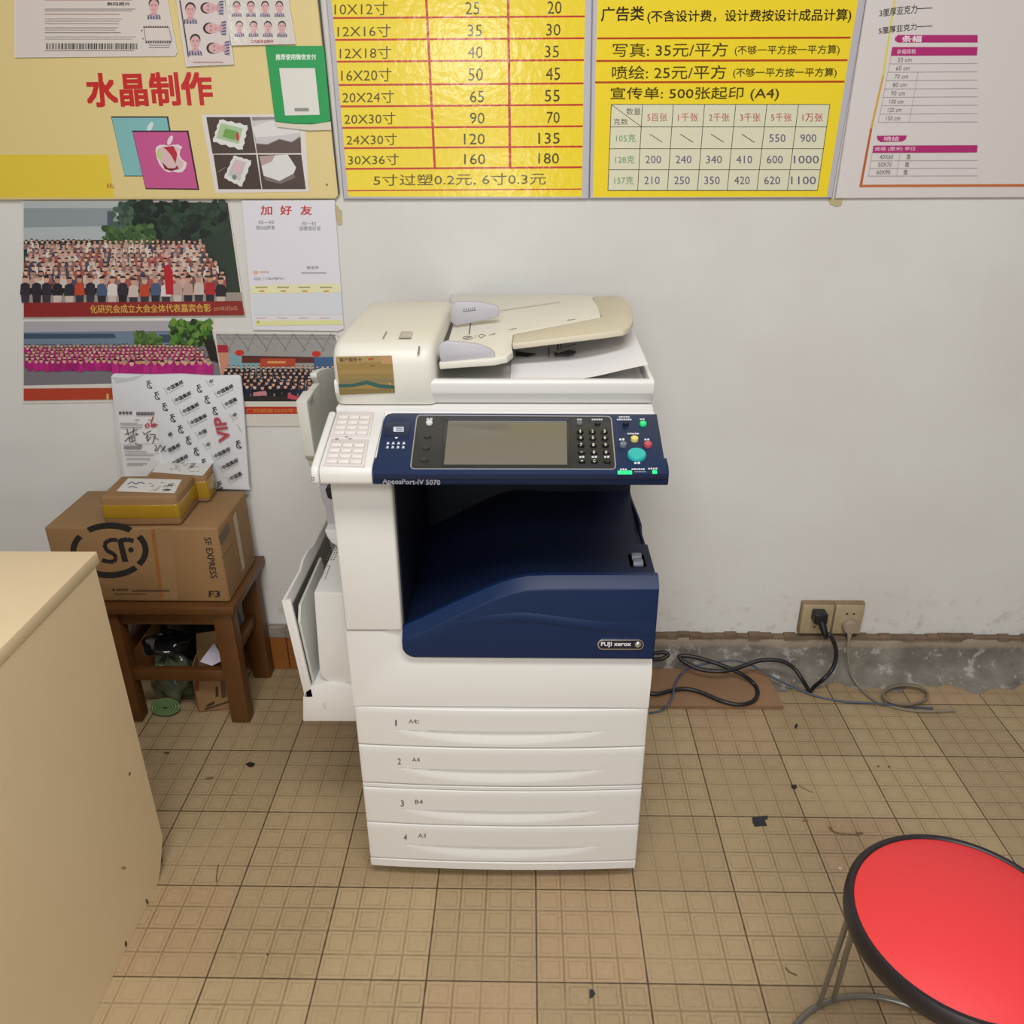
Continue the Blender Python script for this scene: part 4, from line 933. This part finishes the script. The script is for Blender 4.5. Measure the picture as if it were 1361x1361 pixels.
# ------------------------------------------------------------------ wooden stool with parcels
WOOD = mat('worn_brown_wood', '5e3a17', .45, noise=.35, nscale=14, bump=.1, bscale=60); KRAFT = mat('kraft_cardboard', '917049', .75, noise=.10, nscale=9)
KRAFTD = mat('kraft_parcel', '8f6d48', .7, noise=.1, nscale=12); YTAPE = mat('yellow_packing_tape', 'a07c1c', .25, noise=.12, nscale=20, coat=.4); WPAPER = mat('label_paper', 'dcdad4', .5)
ST = thing('wooden_stool', 'square brown wooden stool carrying the large carton beside the copier', 'stool', (-.92, 1.9, 0))
part('seat', lambda b: box(b, -1.105, -.732, 1.768, 2.042, .353, .3775, .004), WOOD, ST)
for lx_ in (-1.09, -.797):
    for ly in (1.785, 1.985):
        part('leg', lambda b: box(b, lx_, lx_+.05, ly, ly+.042, 0, .354, .004), WOOD, ST)
for y in (1.795, 1.995): part('apron', lambda b: box(b, -1.041, -.796, y, y+.02, .308, .354, .002), WOOD, ST)
for x in (-1.078, -.785): part('apron', lambda b: box(b, x, x+.02, 1.826, 1.986, .308, .354, .002), WOOD, ST)
part('stretcher', lambda b: box(b, -1.041, -.796, 1.794, 1.818, .132, .165, .003), WOOD, ST)
for x in (-1.078, -.785): part('stretcher', lambda b: box(b, x, x+.022, 1.826, 1.986, .19, .222, .003), WOOD, ST)

bm = NB(); box(bm, -1.17, -.746, 1.79, 2.012, .379, .588, .006, 3)
CT = obj('carton', bm, KRAFT, loc=(-.96, 1.9, .379)); tag(CT, 'large brown shipping carton with black round logo on the wooden stool', 'box')
p = Print((0, 1.79, 0), (0, -1, 0), .0004); INKB = '1f1c1c'
p.poly([(206, 702), (228, 702), (238, 797), (214, 796)], '977752'); p.poly([(201, 703), (206, 703), (218, 794), (213, 794)], '94602f')
p.path([(156, 718), (152, 716.5), (144, 718), (139, 723), (142, 731), (152, 736), (155, 741), (152, 746), (144, 746), (136, 744)], 5.5, INKB)
p.poly([(156, 717), (163, 715), (171, 746), (163, 746.5)], INKB); p.path([(160, 718), (170, 716.5), (178, 718.5)], 6, INKB); p.ell(174.5, 730.5, 3.6, 3.6, INKB)
p.arc(146, 731, 48, 32, -.62, .62, 8, INKB); p.arc(146, 731, 48, 33, .76, 2.2, 8, INKB); p.arc(146, 731, 48, 32, PI-.62, PI+.62, 8, INKB); p.arc(146, 731, 48, 33, -2.2, -.95, 8, INKB)
p.text('SF EXPRESS', [(280.5, 714), (289.5, 768), (280.5, 768), (271.8, 714)], INKB, .01)
p.text('F3', (278.3, 785, 292.5, 793), INKB, .03); p.rect(150, 782, 152.5, 785, INKB)
p.up()
for k in range(9): p.rect(155+k*1.8, 782, 156.2+k*1.8, 785, '4a3a2c', False)
for k in range(28): p.rect(176+k*1.8, 783.5+random.uniform(-.4, .4), 177.4+k*1.8, 785.8, '4a3a2c', False)
p.rect(152, 788.5, 195, 789.5, '4a3a2c', False)
p.build('carton_lettering', INK_MATT, CT)
p = Print((-.746, 0, 0), (1, 0, 0), .0004); p.poly([(291, 712), (299, 700), (302, 713), (294.5, 725)], '6d5f48'); p.poly([(299, 700), (304, 693.5), (307, 704), (302.5, 712)], '6d5f48'); p.path([(296, 742), (309, 722)], .6, '5a4a36')
p.poly([(310, 687), (314, 679), (326, 752), (323, 760)], 'b7a88e'); p.build('side_marks', INK_MATT, CT)

def parcel(x0, x1, y0, y1, z0, z1, tilt, label, z_t):
    mx = Matrix.Translation(((x0+x1)/2, (y0+y1)/2, 0)) @ Matrix.Rotation(tilt, 4, 'Z') @ Matrix.Translation((-(x0+x1)/2, -(y0+y1)/2, 0))
    bm = NB(); box(bm, x0, x1, y0, y1, z0, z1, .008, 3, mx)
    o = obj('parcel', bm, KRAFTD, loc=((x0+x1)/2, (y0+y1)/2, z0)); tag(o, label, 'parcel')
    part('tape_band', lambda b: box(b, x0-.0012, x1+.0012, y0-.0012, y1+.0012, z_t[0], z_t[1], .0085, 3, mx), YTAPE, o)
    return o
p1 = parcel(-1.022, -.838, 1.797, 1.927, .589, .668, .03, 'kraft parcel bound with yellow tape on the front of the big carton', (.605, .650))
p = Print((0, 0, .668), (0, 0, 1), .0006); p.poly([(171, 635), (242, 637), (232.5, 655), (155, 652.5)], 'd6d3cc')
p.path([(170, 643), (176, 640), (181, 643), (186, 640.5), (193, 642)], 1.2, '3a3a78'); p.path([(171, 647), (177, 646), (183, 648)], 1, '3a3a78'); p.up()
for k in range(26): x, y = random.uniform(196, 232), random.uniform(639, 652); p.rect(x, y, x+random.uniform(1, 5), y+.9, '77756f', False)
for x, y in ((224, 643), (219, 649)): p.poly([(x, y), (x+7, y+.3), (x+6, y+3), (x-1, y+2.8)], '6a727a', False)
p.build('shipping_label', INK_MATT, p1)
p2 = parcel(-.968, -.815, 1.930, 1.996, .589, .664, .06, 'smaller taped kraft parcel behind the front one, leaning against the mailer bag', (.597, .652))
p = Print((0, 0, .664), (0, 0, 1), .0006); p.poly([(217, 610), (284.5, 614), (270, 632), (202, 627)], 'd8d6d0'); p.up()
for k in range(26): x, y = random.uniform(224, 262), random.uniform(614, 626); p.rect(x, y, x+random.uniform(1, 5), y+.9, '8a8882', False)
p.poly([(254, 617), (261, 616), (258, 621), (252, 622)], '8a9096', False); p.build('shipping_label', INK_MATT, p2)

# white mailer bag leaning on the wall
MP, MN = Vector((0, 2.018, .588)), Vector((0, -1, .052))
def mp(x, y): return on(x, y, MP, MN)
bm = NB(); slab(bm, [mp(*q) for q in [(147.5, 500), (151, 496.2), (200, 497.5), (240, 496.5), (282, 498.8), (317, 498), (320.5, 501), (324.5, 540), (327.5, 590), (331, 645), (333, 651), (326, 651.0), (290, 650), (230, 648), (163, 644), (156, 590), (150, 530)]], MN, .010, .003)
MB_ = obj('mailer_bag', bm, mat('white_mailer_film', 'd5d6da', .42, bump=.5, bscale=18), loc=(-.89, 2.02, .589)); tag(MB_, 'white mailer bag with repeated black lettering leaning on the wall above the carton', 'bag')
p = Print(MP, MN, .0006); K = '2a2a2c'
p.poly([(157, 546), (205, 545), (217, 612), (219, 636), (166, 636)], 'dad8d8'); p.poly([(150, 501), (168, 502), (192, 497.5), (178, 505), (155, 509)], 'bfc0c4')
def inside(x, y): return y > 499.5 and x < 318+(y-500)*.085 and x > 186+(y-500)*.33 and y < 648 and not (x < 218 and 545 < y) and not (281 < x < 309 and 551 < y < 590)
e = (.888, -.46); nn = (.46, .888)
for i in range(-12, 20):
    for j in range(-2, 5):
        cx, cy = 199.5+10.43*i+56.1*j, 510.9+14.85*i-9.6*j
        def q(u, v): return (cx+u*e[0]+v*nn[0], cy+u*e[1]+v*nn[1])
        if inside(*q(-5, 0)) and inside(*q(5, 5)) and inside(*q(0, -6)):
            p.arc(cx, cy+1, 3.4, 3.6, .4, 2*PI-.9, 1.1, K, 14); p.path([q(-1.6, -6), q(0, 6)], 1.0, K); p.path([q(-1.2, -5.2), q(3, -4.6)], 1.3, K)
        def qt(u, v): return (cx+23.5+u*e[0]+v*nn[0], cy-14+u*e[1]+v*nn[1])
        x0 = -12
        while x0 < 12 and not (inside(*qt(x0, -3)) and inside(*qt(x0, 3))): x0 += 6
        x1 = 12
        while x1 > x0 and not (inside(*qt(x1, -3)) and inside(*qt(x1, 3))): x1 -= 6
        if x1-x0 >= 6:
            a, b_ = int((x0+12)/6), int((x1+12)/6); t = '中国集邮'[a:b_]
            if t: p.text(t, [qt(x0, -2.7), qt(x1-.8, -2.7), qt(x1-.8, 2.7), qt(x0, 2.7)], K, .02)
            p.text('CHINA PHILATELY'[int((x0+12)*.6):int((x1+12)*.6)] or 'A', [qt(x0, 4.2), qt(x1-2, 4.2), qt(x1-2, 5.6), qt(x0, 5.6)], '6a6a6e')
        if inside(*qt(-15, -5)) and inside(*qt(-13, 6)): p.line(*qt(-15, -5), *qt(-14, 6), .5, '8a8a8e')
p.up()
for k in range(4): p.rect(158.5+k*4.6, 546.5, 161.8+k*4.6, 550, '55535a', False)
for k in range(12): p.rect(181.5+k*2, 547, 183+k*2, 551.5, '5c5a60', False)
for y, x0, x1 in ((557, 179, 186), (557, 197, 203), (561.5, 160, 183), (564, 160, 190), (567.5, 160, 189), (592, 165, 189), (594, 165, 188), (599.5, 166, 195), (604, 167, 205), (609, 168, 200), (615, 169, 196), (617, 169, 190)): p.rect(x0, y, x1, y+.9 if y not in (592, 594) else y+2, '8a888c', False)
for y in (590, 603): p.line(164, y, 213, y-1, .4, 'a09ea2', False)
HW = '3a3a3c'
for s_ in ([(166, 577), (172, 575), (183, 570)], [(169, 569), (171, 578)], [(178, 568), (177, 577)], [(166, 586), (175, 578), (184, 577), (180, 575)], [(172, 582), (173, 587), (180, 585), (179, 580), (172, 582)], [(176, 580), (176, 587)], [(180, 588), (184, 591), (189, 591)],
           [(190, 574), (193, 577), (197, 574), (201, 572)], [(194, 582), (197, 577), (196, 586), (201, 580)], [(199, 577), (207, 577), (203, 589)], [(204, 580), (211, 584)], [(206, 591), (209, 594), (206, 598), (209, 599), (213, 591), (216, 594)], [(214, 600), (220, 592), (217, 598), (222, 599)]): p.path(s_, 1.0, HW)
RD = 'b0404e'
for s_ in ([(197, 562), (193, 565), (195, 568), (199, 566), (197, 562)], [(204, 553), (201, 561), (202, 567), (207, 566), (206, 562), (202, 565), (210, 564)]): p.path(s_, 1.5, RD)
p.text('VIP', [(292, 587), (284, 555), (299, 554), (307, 584)], RD, .03)
p.build('bag_print', INK_MATT, MB_)

# clutter under the stool
bm = NB()
q = Matrix.Translation((-.855, 1.88, 0)) @ Matrix.Rotation(.18, 4, 'Z')
def wallbox(b, w, d, h, t):
    for a in ((-w, w, -d, -d+t, 0, h), (-w, w, d-t, d, 0, h), (-w, -w+t, -d, d, 0, h), (w-t, w, -d, d, 0, h), (-w, w, -d, d, 0, t)): box(b, *a, 0, 1, q)
wallbox(bm, .056, .042, .138, .003)
LB = obj('small_carton', bm, KRAFT, loc=(-.855, 1.88, 0), smooth=False); tag(LB, 'small open carton on the floor under the wooden stool', 'box')
part('flap', lambda b: slab(b, [q @ Vector(v) for v in ((-.054, .042, .138), (.054, .042, .138), (.05, .062, .196), (-.05, .062, .190))], (0, -1, .3), .003), KRAFT, LB)
qf = q @ Vector((0, -.042, 0)); qn = (q.to_3x3() @ Vector((0, -1, 0)))
p = Print(qf, qn, .0004); p.rect(259, 905, 265, 918, '7c3c1c'); p.poly([(287, 912), (290, 912), (291, 925), (287, 926)], '3a2a1c'); p.poly([(293, 900), (299, 899), (301, 926), (295, 928)], '54402a'); p.poly([(273, 938), (285, 931), (286, 935), (277, 939)], '3a2a1c'); p.poly([(272, 941), (310, 929), (310, 932), (273, 944)], '54402a')
p.build('box_print', INK_MATT, LB)
bm = NB(); slab(bm, [q @ Vector(v) for v in ((-.03, -.03, .158), (.0, .03, .175), (.03, -.02, .15), (.0, -.036, .145))], (0, -.5, 1), .0008); o = obj('folded_paper', bm, mat('lilac_white_paper', 'cfcad8', .6), smooth=False, loc=(-.86, 1.87, .145)); tag(o, 'white folded paper sticking out of the small open carton', 'paper')
bm = NB()
def blob(b, c, r, seed, n=20, squash=1.0, amp=.18):
    rnd = random.Random(seed); ph = [(rnd.uniform(0, 6), rnd.uniform(2, 5), rnd.uniform(2, 5)) for _ in range(5)]
    def g(u, v):
        th, f_ = 2*PI*u, PI*(v*.96+.02); d = 1+amp*sum(math.sin(a*th*1.0//1*0+p0+round(a)*th)*math.sin(b_*f_) for p0, a, b_ in ph)/2
        return Vector((c[0]+r[0]*d*math.sin(f_)*math.cos(th), c[1]+r[1]*d*math.sin(f_)*math.sin(th), max(c[2]-r[2], c[2]+r[2]*d*math.cos(f_))))
    grid(b, g, n*2, n); bmesh.ops.remove_doubles(b, verts=b.verts[:], dist=.0004); bmesh.ops.recalc_face_normals(b, faces=b.faces[:])
blob(bm, (-.985, 1.895, .076), (.058, .052, .074), 3)
o = obj('plastic_bag', bm, mat('dull_green_plastic_bag', '55604a', .18, bump=.8, bscale=25, coat=.5), loc=(-.985, 1.895, 0), angle=60); tag(o, 'shiny dull green plastic bag standing on the floor under the wooden stool', 'bag')
bm = NB(); blob(bm, (-.985, 1.89, .186), (.062, .055, .026), 5, amp=.10)
o = obj('plastic_bag', bm, mat('black_plastic_bag', '17191a', .12, bump=.9, bscale=30, coat=.6), loc=(-.985, 1.89, .145), angle=60); tag(o, 'crumpled glossy black plastic bag on top of the green bag', 'bag')
bm = NB(); sp_ = []
for k in range(150): a = k/150*2*PI*4.5; r_ = .006+.036*k/150; sp_.append((-.990+r_*math.cos(a), 1.822+r_*.42*math.sin(a), .022+r_*.42*math.sin(a)*.9))
tube(bm, sp_, .0032, 8); o = obj('coiled_hose', bm, mat('green_rubber', '5d7a4a', .4), loc=(-.998, 1.822, .0)); tag(o, 'thin green hose wound in a flat spiral against the green bag', 'hose')
bm = NB(); blob(bm, (-.93, 2.0, .15), (.10, .022, .148), 9, amp=.05)
o = obj('black_sack', bm, mat('black_sack_film', '101112', .4), loc=(-.93, 2.0, 0), angle=60); tag(o, 'black sack against the wall at the back under the wooden stool', 'bag')

# ------------------------------------------------------------------ sockets, board and cables at the right
OLDP = mat('yellowed_socket_plastic', 'a8987a', .5, noise=.32, nscale=40); OLDB = mat('dirty_socket_box', '8a7458', .8, noise=.3, nscale=40)
def socket(x0, x1, z0, z1, label, px):
    t = thing('wall_socket', label, 'socket', ((x0+x1)/2, 2.05, z0))
    part('back_box', lambda b: box(b, x0, x1, 2.033, 2.05, z0-.003, z1+.004, .002), OLDB, t); part('face_plate', lambda b: box(b, x0+.002, x1-.002, 2.026, 2.034, z0, z1, .002), OLDP, t)
    p = Print((0, 2.026, 0), (0, -1, 0), .0004); p.up()
    for x, y in px: p.ell(x, y, 1.5, 1.3, '2a241e', n=10, up=False)
    p.build('socket_holes', INK_MATT, t); return t
socket(.781, .871, .140, .234, 'yellowed wall socket holding the black plug, nearer the copier', ((1083, 833), (1096, 833), (1087, 829)))
socket(.8725, .957, .140, .234, 'yellowed wall socket holding the grey round plug, right of the black plug', ((1126.5, 815.5), (1135.5, 815.5)))
F0, F1 = onZ(1042.5, 938, .014), onY(1017, 888.5, 2.0); Lx = .238
BNN = (F0-Vector((Lx, F0.y, F0.z))).cross(F1-F0).normalized()
def brd(px, py, h): return on(px, py, F0+BNN*h, BNN)
def route(pts, zf=.006, ymax=1.99):
    out = []
    for q in pts:
        if len(q) == 3: v = onY(q[0], q[1], q[2])
        else:
            v = onZ(q[0], q[1], zf)
            if v.y > ymax: v = onY(q[0], q[1], ymax)
        if v.z < zf: v.z = zf
        out.append(v)
    return catmull(out, 6)
BLK = mat('black_cable', '17161a', .4)
t = thing('power_cord', 'thick black power cord from the wall socket looping over the brown board', 'cable', (.7, 1.95, 0))
c0 = onY(1090, 818, 2.012)
part('plug', lambda b: (box(b, c0.x-.020, c0.x+.017, 1.990, 2.026, c0.z-.017, c0.z+.017, .006, 3), tube(b, [c0+Vector((.003, -.012, -.012)), c0+Vector((.010, -.030, -.036)), c0+Vector((.014, -.038, -.052))], [.012, .009, .006], 14)), BLK, t)
zb = .019
cord = catmull([c0+Vector((.012, -.034, -.045))]+[onY(*q) for q in ((1103, 843, 1.966), (1110.5, 858, 1.960), (1111.5, 874, 1.955), (1106, 890, 1.945), (1094, 903, 1.93))]+[onZ(1083, 912, .010), onZ(1077.5, 918.5, .008), onZ(1075, 916.5, .014)], 6)
cord2 = catmull([onZ(1075, 916.5, .014), onY(1067, 903, 1.925), onY(1057, 889, 1.945), onY(1044, 880, 1.955), onY(1028, 876.5, 1.96), onY(1008, 878, 1.96), onY(985, 886, 1.95), onY(962, 891.5, 1.94), onY(935, 890, 1.95), onY(915, 882, 1.965), onY(904, 874, 1.98), onY(907, 871, 1.985), onY(925, 873, 1.98), onY(955, 882, 1.965), onY(985, 895, 1.945), brd(1002, 908, .0065), brd(1007.5, 920, .0065), brd(1002, 931, .0065), brd(985, 936, .0065), brd(962, 932, .0065), brd(930, 919, .0065), brd(910, 915, .0065), brd(890, 918, .0065), brd(872, 922, .0065), brd(852, 918, .0065)], 6)
part('cord', lambda b: tube(b, cord+cord2[1:], .0058, 12), BLK, t)
bm = NB(); tube(bm, catmull([onY(*q) for q in ((850, 877, 1.97), (866, 876.5, 1.97), (880, 875, 1.965), (888, 870.5, 1.97), (884, 866.5, 1.975), (866, 868, 1.98), (850, 871, 1.98))], 6), .0058, 12)
o = obj('cable_loop', bm, BLK, loc=(.38, 1.97, .06)); tag(o, 'short black cable loop poking out from behind the copier\'s lower right side', 'cable')
t = thing('power_cord', 'thin grey power cord hanging from the round grey plug to the floor', 'cable', (.95, 1.95, 0))
GRC = mat('grey_cable', '857b6c', .5)
c1 = onY(1130, 832, 2.018)
part('plug', lambda b: (lathe(b, [(.0215, -.008), (.0215, .006), (.018, .012), (0, .013)], c1, 28, (0, -1, 0)), tube(b, [c1+Vector((0, -.004, -.016)), c1+Vector((.001, -.008, -.034))], [.008, .005], 12)), mat('grey_plug', '9a8c78', .5), t)
part('cord', lambda b: tube(b, catmull([c1+Vector((.001, -.008, -.03))]+[onY(*q) for q in ((1127.5, 858, 2.0), (1128, 876, 1.995), (1133, 897, 1.98))]+[onZ(1143, 913, .008), onZ(1157, 926, .006), onZ(1172, 934, .005), onZ(1196, 941, .005), onZ(1225, 945, .005), onZ(1270, 944, .005)], 6), .0036, 10), GRC, t)
bm = NB(); tube(bm, catmull([onZ(864, 947, .0035), onZ(878, 944.5, .0035), brd(889, 936, .010), brd(895, 922, .0155), brd(897.5, 910, .0155), brd(906, 895, .006), onY(922, 886, 1.975), onY(950, 879.5, 1.985), onY(978, 877.5, 1.985), onY(1000, 884, 1.975), brd(1016, 893, .02), onZ(1040, 906, .03), onZ(1062, 915.5, .012), onZ(1090, 926, .0035), onZ(1120, 931.5, .0035), onZ(1150, 933.5, .0095), onZ(1185, 936, .011), onZ(1210, 939, .0035), onZ(1240, 941, .0035)], 6), .0030, 10)
o = obj('network_cable', bm, mat('blue_grey_cable', '4a5468', .45), loc=(.7, 1.93, 0)); tag(o, 'thin blue grey network cable running along the floor below the sockets', 'cable')
bm = NB(); lp = []
for k in range(120):
    a = -k/40*2*PI; v = onZ(1204+(29+.6*(k//40))*math.cos(a), 923+(14.5-1.0*(k//40))*math.sin(a), .012+.004*(k//40)); lp.append(v)
tube(bm, lp, .0032, 10); o = obj('cable_coil', bm, mat('brown_grey_cable', '7d6f5e', .5), loc=(1.04, 1.9, 0)); tag(o, 'coil of thin brown grey cable on the floor by the wall', 'cable')
bm = NB(); slab(bm, [Vector((Lx, F0.y, F0.z)), F0, F1, Vector((Lx, F1.y, F1.z))], BNN, .0135, .0008, 1)
o = obj('wooden_board', bm, mat('brown_chipboard', '8a6a4e', .55, noise=.12, nscale=7), loc=(.47, 1.93, 0)); tag(o, 'flat brown board lying under the black cord beside the copier', 'board')

# ------------------------------------------------------------------ desk side at the left
DESK = mat('cream_desk_laminate', 'e4cea8', .45, noise=.05, nscale=5)
t = thing('desk', 'cream wooden desk with worn side panel in the left foreground', 'desk', (-1.08, .85, 0))
part('side_panel', lambda b: prism(b, [(.30, 0), (1.265, 0), (1.284, .018), (1.3217, .0716), (1.3217, .742), (.30, .742)], 'X', -.805, -.787, .001, 1), DESK, t)
part('side_panel', lambda b: box(b, -1.36, -1.342, .30, 1.32, 0, .742), DESK, t)
part('desktop', lambda b: box(b, -1.37, -.785, .28, 1.335, .742, .767, .003), DESK, t)
part('back_panel', lambda b: box(b, -1.342, -.805, 1.285, 1.30, .18, .742), DESK, t)
part('foot', lambda b: box(b, -.835, -.800, 1.285, 1.325, 0, .075, .003), mat('dark_olive_foot', '4c4a36', .6), t)
p = Print((-.787, 0, 0), (1, 0, 0), .0004); p.ell(173, 1028, 1.2, 2.6, '6a5838', .2); p.ell(165, 1153, 3.5, 2.2, 'ab9470'); p.ell(196, 1198, 1.5, 4, '5e4c30', -.3); p.ell(168, 1254, 1.6, 4, '4e3e28', -.1)
p.build('chips', INK_MATT, t)

# ------------------------------------------------------------------ red stool at the right
RC = Vector((.625, .828, 0))
t = thing('round_stool', 'round red topped metal stool with black rim in the right foreground', 'stool', (.625, .828, 0))
part('seat', lambda b: lathe(b, [(0, .424), (.150, .424), (.152, .430), (.152, .4495), (.149, .4515), (0, .4515)], RC, 72), mat('red_seat_laminate', 'e2383c', .5), t)
part('seat_rim', lambda b: lathe(b, [(.1515, .421), (.159, .421), (.1625, .426), (.1635, .436), (.1625, .448), (.158, .4535), (.1525, .4535), (.1505, .4515), (.1515, .421)], RC, 72), mat('black_rubber_rim', '211a1c', .4), t)
STEEL = mat('grey_steel_tube', '85827a', .32, .6)
part('foot_ring', lambda b: tube(b, [RC+Vector((.197*math.cos(a), .197*math.sin(a), .0055)) for a in [2*PI*k/64 for k in range(64)]], .0052, 12, True), STEEL, t)
L1 = [onZ(1089, 1336, .009), onZ(1108, 1329, .009)]; L2 = [onZ(1128.5, 1196, .425), onZ(1139, 1218, .425)]
def leg_line(k, rot):
    a, b_ = L1[k]-RC, L2[k]-RC; Rm = Matrix.Rotation(rot, 3, 'Z'); b_ = b_*min(1, .147/math.hypot(b_.x, b_.y)) + Vector((0, 0, 0)); b_.z = .425
    return [RC+Rm @ (a+(b_-a)*t) for t in (0, .25, .5, .75, 1)]
for rot in (0, PI/2, PI, -PI/2):
    for k in (0, 1): part('leg', lambda b: tube(b, leg_line(k, rot), .0046, 12), STEEL, t)
# ------------------------------------------------------------------ dirt on the floor
def scrap(name, px, label, cat, col, h=.0012):
    bm = NB(); slab(bm, [onZ(x, y, h) for x, y in px], (0, 0, 1), h*.95); o = obj(name, bm, mat('scrap_'+col, col, .6), loc=onZ(*px[0], 0), smooth=False); tag(o, label, cat)
scrap('plastic_scrap', [(1000, 1086), (1013, 1084), (1021, 1083.5), (1021, 1088), (1017, 1089), (1020, 1097), (1012, 1097), (1004, 1098), (1001, 1093)], 'torn black plastic scrap on a floor tile right of the copier', 'scrap', '26262a')
scrap('plastic_scrap', [(784, 1314), (789, 1315), (792, 1320), (788, 1325), (784, 1326)], 'black arrow shaped scrap on the floor in front of the copier', 'scrap', '2b2926')
scrap('dirt_clump', [(327, 1014.5), (333, 1012), (339, 1014), (337, 1017), (332, 1018)], 'black dirt clump on the floor tiles left of the copier drawers', 'dirt', '1f1915', .004)
scrap('dirt_clump', [(1057, 964), (1059, 961), (1061, 962), (1059.5, 966), (1057.5, 967)], 'small black dirt clump on the floor near the brown board', 'dirt', '211b18', .004)
scrap('dirt_clump', [(1052, 1042.5), (1058, 1042), (1060, 1045), (1057, 1047), (1053, 1045.5)], 'small black dirt clump on a joint above the plastic scrap', 'dirt', '231d19', .004)
p = Print((0, 0, 0), (0, 0, 1), .0003); DT = '6b5239'
p.path([(1102, 1098), (1106, 1104), (1114, 1107), (1124, 1108), (1137, 1109), (1148, 1107)], 2.2, DT); p.path([(1138, 1104), (1141, 1111)], 2, DT); p.ell(1122, 1108, 6, 1.8, '7a6145', .1); p.ell(1105, 1101, 3, 1.6, '75593c', .8); p.ell(1142, 1107.5, 5, 2, '705639', -.2); p.ell(1071, 1090, 4, 2, '7a6548'); p.path([(1062, 1043), (1070, 1048), (1081, 1053)], 1.6, '7d6a4c'); p.path([(1044, 1285), (1049, 1291), (1060, 1296)], 2.4, '6e573c'); p.ell(279, 1034, 6, 2, '6d5a42', -.2); p.ell(222, 1000, 4, 1.6, '54432f'); p.ell(1168, 1018, 2, 1.2, '6e5030'); p.ell(1182, 1018.5, 1.6, 1.4, '54402c'); p.ell(1117, 1153.5, 2.2, 1.6, 'cfc6b4'); p.path([(291, 1148), (289, 1157), (288, 1172)], 1.4, '5a4a32'); p.ell(356, 1268, 1.3, 1.3, '3a2c20')
p.build('floor_marks', INK_MATT, FLOOR)

# ------------------------------------------------------------------ groups of repeats
GROUPS = {'price_board': 'yellow price boards in the row on the wall', 'portrait_sheet': 'portrait photo sheets on the cream board', 'group_photo': 'group photographs stuck on the wall', 'tape_scrap': 'tape scraps under the boards',
          'parcel': 'small kraft parcels on the carton', 'plastic_bag': 'plastic bags under the wooden stool', 'wall_socket': 'pair of wall sockets', 'power_cord': 'power cords at the sockets', 'plastic_scrap': 'black scraps on the floor', 'dirt_clump': 'dirt clumps on the floor'}
for o in list(S.objects):
    if o.parent is None and o.name.split('.')[0] in GROUPS and 'label' in o: o['group'] = GROUPS[o.name.split('.')[0]]
